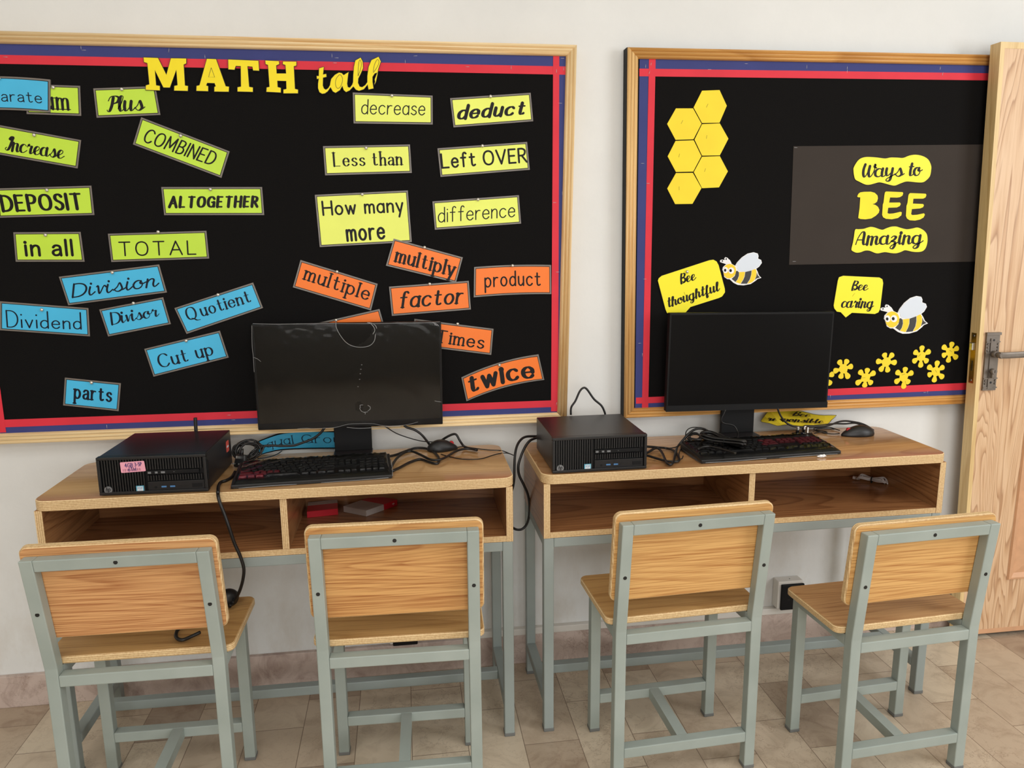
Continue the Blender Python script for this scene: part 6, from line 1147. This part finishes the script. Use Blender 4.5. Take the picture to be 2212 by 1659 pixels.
# round moulded plug on the chair seat
root = thing('power_plug', 'rounded black plug at the end of the hanging cable, on the far left chair seat', 'plug', (-0.474, -0.352, .4418), math.radians(35))
bm = NB(); bmesh.ops.create_uvsphere(bm, u_segments=20, v_segments=12, radius=1)
for v in bm.verts: v.co = Vector((v.co.x*.029, v.co.y*.024, max(-.7, v.co.z)*.024 + .0168))
obj('body', bm, M['black_plastic'], root, smooth=True)
bm = NB(); cyl(bm, (-.01, -.012, .012), (-.03, -.036, .006), .0085, 12, .005); obj('strain_relief', bm, M['cable'], root)

# ------------------------------------------------------------------ fallen cards behind the monitors
root = thing('word_card', 'curved sky blue card reading equal Groups, fallen behind the wrapped monitor stand', 'word card')
def ribbon(bm, bot, top, t0, t1, u0, u1, off, n=36):
    """strip of a bent upright sheet between heights t0..t1 and along u0..u1, pushed off towards the room"""
    Bq = [Vector(p) for p in bot]; Tq = [Vector(p) for p in top]
    acc = [0.0]
    for i in range(len(Bq)-1): acc.append(acc[-1] + (Bq[i+1]-Bq[i]).length)
    def P(u, v):
        s = max(0, min(1, u))*acc[-1]; i = max(q for q in range(len(acc)-1) if acc[q] <= s+1e-9); k = i + (s-acc[i])/(acc[i+1]-acc[i]); i = min(int(k), len(Bq)-2); f = k-i
        b = spline_at(Bq, k); t = spline_at(Tq, k); q = b.lerp(t, v); return Vector((q.x, q.y-off, q.z))
    V = [(bm.verts.new(P(lerp(u0, u1, i/n), t0)), bm.verts.new(P(lerp(u0, u1, i/n), t1))) for i in range(n+1)]
    for i in range(n): bm.faces.new((V[i][0], V[i+1][0], V[i+1][1], V[i][1])).smooth = True
    return P
def spline_at(P, k):
    n = len(P); i = min(int(k), n-2); t = k-i
    p0 = P[i-1] if i > 0 else P[0]*2-P[1]; p1 = P[i]; p2 = P[i+1]; p3 = P[i+2] if i+2 < n else P[-1]*2-P[-2]
    return 0.5*((2*p1) + (p2-p0)*t + (2*p0-5*p1+4*p2-p3)*t*t + (3*p1-p0-3*p2+p3)*t*t*t)
bm = NB(); ribbon(bm, EQUAL_BOTTOM, EQUAL_TOP, 0, 1, 0, 1, 0.0)
bmesh.ops.solidify(bm, geom=bm.faces[:], thickness=.0006); obj('laminated_sheet', bm, M['ink'], root)
bm = NB(); PE = ribbon(bm, EQUAL_BOTTOM, EQUAL_TOP, .07, .93, .014, .986, .0012); obj('paper', bm, plain('sky_blue_laminate', rgb(60, 166, 206), .3, .5), root)
bm = NB()
xs0, xs1 = EQUAL_BOTTOM[0][0], EQUAL_BOTTOM[-1][0]
LE = sum((Vector(EQUAL_BOTTOM[i+1])-Vector(EQUAL_BOTTOM[i])).length for i in range(6)); HE = .053
ink(bm, 'equal Groups', 'deco2', (.03*LE, .34*HE), (.985*LE, .34*HE), .44*HE, lambda a, b: tuple(PE(a/LE, b/HE) + Vector((0, -.0008, 0)))); obj('lettering', bm, M['ink_blue'], root)
root = thing('speech_bubble', 'bent yellow card reading Bee responsible, fallen behind the unwrapped monitor', 'sign')
bm = NB(); V = [bm.verts.new(p) for p in RESP]; f = bm.faces.new(V); bmesh.ops.triangulate(bm, faces=[f]); obj('card', bm, M['dull_yellow'], root)
bm = NB()
Q = [Vector(p)+Vector((0, -.0006, .0006)) for p in RESP]
tube(bm, Q+[Q[0]], .0007, 5, 2); obj('dark_rim', bm, M['edge_dark'], root)
for (a, b, c), wd in zip(RESP_TEXT, ('Bee', 'responsible')):
    a, b, c = Vector(a), Vector(b), Vector(c); L = (b-a).length
    from mathutils.bvhtree import BVHTree
    bm = NB(); Hc = .030; ink(bm, wd, 'script3', (0, 0), (L, 0), Hc, lambda u, v: tuple(a + (b-a)*(u/L) + (c-a)*(v/Hc) + Vector((0, -.0035, .0045)))); obj('lettering', bm, M['ink'], root)

# ------------------------------------------------------------------ small things in the desk bays
BF = BZ + .0162
def carton(label, q, h, split, mats):
    """low carton from its four floor corners (front left, front right, back right, back left)"""
    root = thing('carton', label, 'box', group='small cartons in the left desk'); P = [Vector((x, y, BF)) for x, y in q]
    def part(name, t0, t1, m):
        bm = NB(); A = [P[0].lerp(P[3], t0), P[1].lerp(P[2], t0), P[1].lerp(P[2], t1), P[0].lerp(P[3], t1)]
        lo = [bm.verts.new(p) for p in A]; hi = [bm.verts.new(p+Vector((0, 0, h))) for p in A]
        bm.faces.new(lo[::-1]); bm.faces.new(hi)
        for i in range(4): bm.faces.new((lo[i], lo[(i+1) % 4], hi[(i+1) % 4], hi[i]))
        bmesh.ops.bevel(bm, geom=bm.edges[:], offset=.0006, segments=1, affect='EDGES'); return obj(name, bm, m, root)
    return root, part
r, part = carton('flat red carton by the divider in the left desk', [(-.2908, -.1546), (-.2061, -.1429), (-.214, -.062), (-.297, -.074)], .0185, .5, None)
part('red_sleeve', 0, .62, M['carton_red']); part('grey_tray', .621, 1, M['carton_grey'])
r, part = carton('grey and red carton lying askew right of the flat red one', [(-.1927, -.1223), (-.1255, -.1714), (-.0391, -.0922), (-.1063, -.0431)], .0175, .5, None)
part('grey_tray', 0, .56, M['carton_grey']); sl = part('red_sleeve', .561, 1, M['carton_red'])
bm = NB()
pA, pB = Vector((-.1255, -.1714, BF)), Vector((-.0391, -.0922, BF)); dv = (pB-pA).normalized(); nv = Vector((dv.y, -dv.x, 0))
cc = pA.lerp(pB, .86)+nv*.0006+Vector((0, 0, .005))
for rad in (.002, .0042, .0064):
    pts = [cc + dv*(rad*math.cos(t)) + Vector((0, 0, rad*math.sin(t))) for t in [math.radians(45+90*k/6) for k in range(7)]]
    tube(bm, pts, .0005, 4, 1)
obj('signal_mark', bm, M['white'], sl)
# pale cord tied in a bow
root = thing('cord_bundle', 'pale grey network cord tied in a bow, in the right bay of the right desk', 'cable', (1.447, -.130, BF), math.radians(-44))
bm = NB(); Pc = []
for k in range(5):
    for j in range(10):
        t = 2*math.pi*j/10; Pc.append(((.046-.003*k)*math.cos(t), (.034-.004*k)*math.sin(2*t)*.5 + .003*math.sin(t+k), .003+.0032*(k % 3)+.010*abs(math.sin(2*t))))
tube(bm, Pc, .0018, 7, 4); obj('loops', bm, M['cord_grey'], root)
bm = NB(); tube(bm, [(0, .011*math.cos(t), .008+.009*math.sin(t)) for t in [2*math.pi*q/10 for q in range(11)]], .0018, 6, 3); obj('tie', bm, M['matte_black'], root)
bx('connector', -.056, -.036, -.005, .005, .003, .011, M['cord_grey'], root, .001)
# crumpled scrap of film by the right keyboard
bm = NB(); bmesh.ops.create_icosphere(bm, subdivisions=2, radius=1)
for v in bm.verts: v.co = Vector((v.co.x*.013*random.uniform(.6, 1.2), v.co.y*.006*random.uniform(.6, 1.2), (v.co.z+.75)*.0045*random.uniform(.5, 1.3)))
o = obj('paper_scrap', bm, M['white']); o.location = (1.1400, -.3475, DH); tag(o, 'tiny crumpled white scrap in front of the right keyboard', 'scrap')
mn = min(v.co.z for v in o.data.vertices); o.location.z -= mn

# ------------------------------------------------------------------ wall sockets
def make_socket(label, x0, x1, z0, z1, dep):
    root = thing('wall_socket', label, 'socket', group='black wall sockets')
    bm = NB(); box(bm, x0, x1, -dep, -.0003, z0, z1, .003); obj('back_box', bm, M['white_plastic'], root)
    m = .003; pl = bx('face_plate', x0+m+.006, x1+.002, -dep-.008, -dep+.0005, z0-.002, z1-m-.006, M['matte_black'], root, .003)
    cx = (x0+x1)/2+.004; cz = (z0+z1)/2-.004
    for dx, dz, w, h in ((0, .016, .004, .008), (-.012, -.010, .007, .003), (.012, -.010, .007, .003)): bx('pin_slot', cx+dx-w/2, cx+dx+w/2, -dep-.0085, -dep-.006, cz+dz-h/2, cz+dz+h/2, M['hole'], pl)
    bm = NB(); cyl(bm, (cx, -dep*.55, z1-.001), (cx, -dep*.55, z1+.0006), .0018, 10); obj('screw', bm, M['hole'], root)
    return root
make_socket('black socket on a white box on the wall, between the two right chairs', 1.203, 1.291, .130, .228, .038)
make_socket('black socket low on the wall, seen under the seat facing the red cartons', -.080, .004, .111, .195, .030)
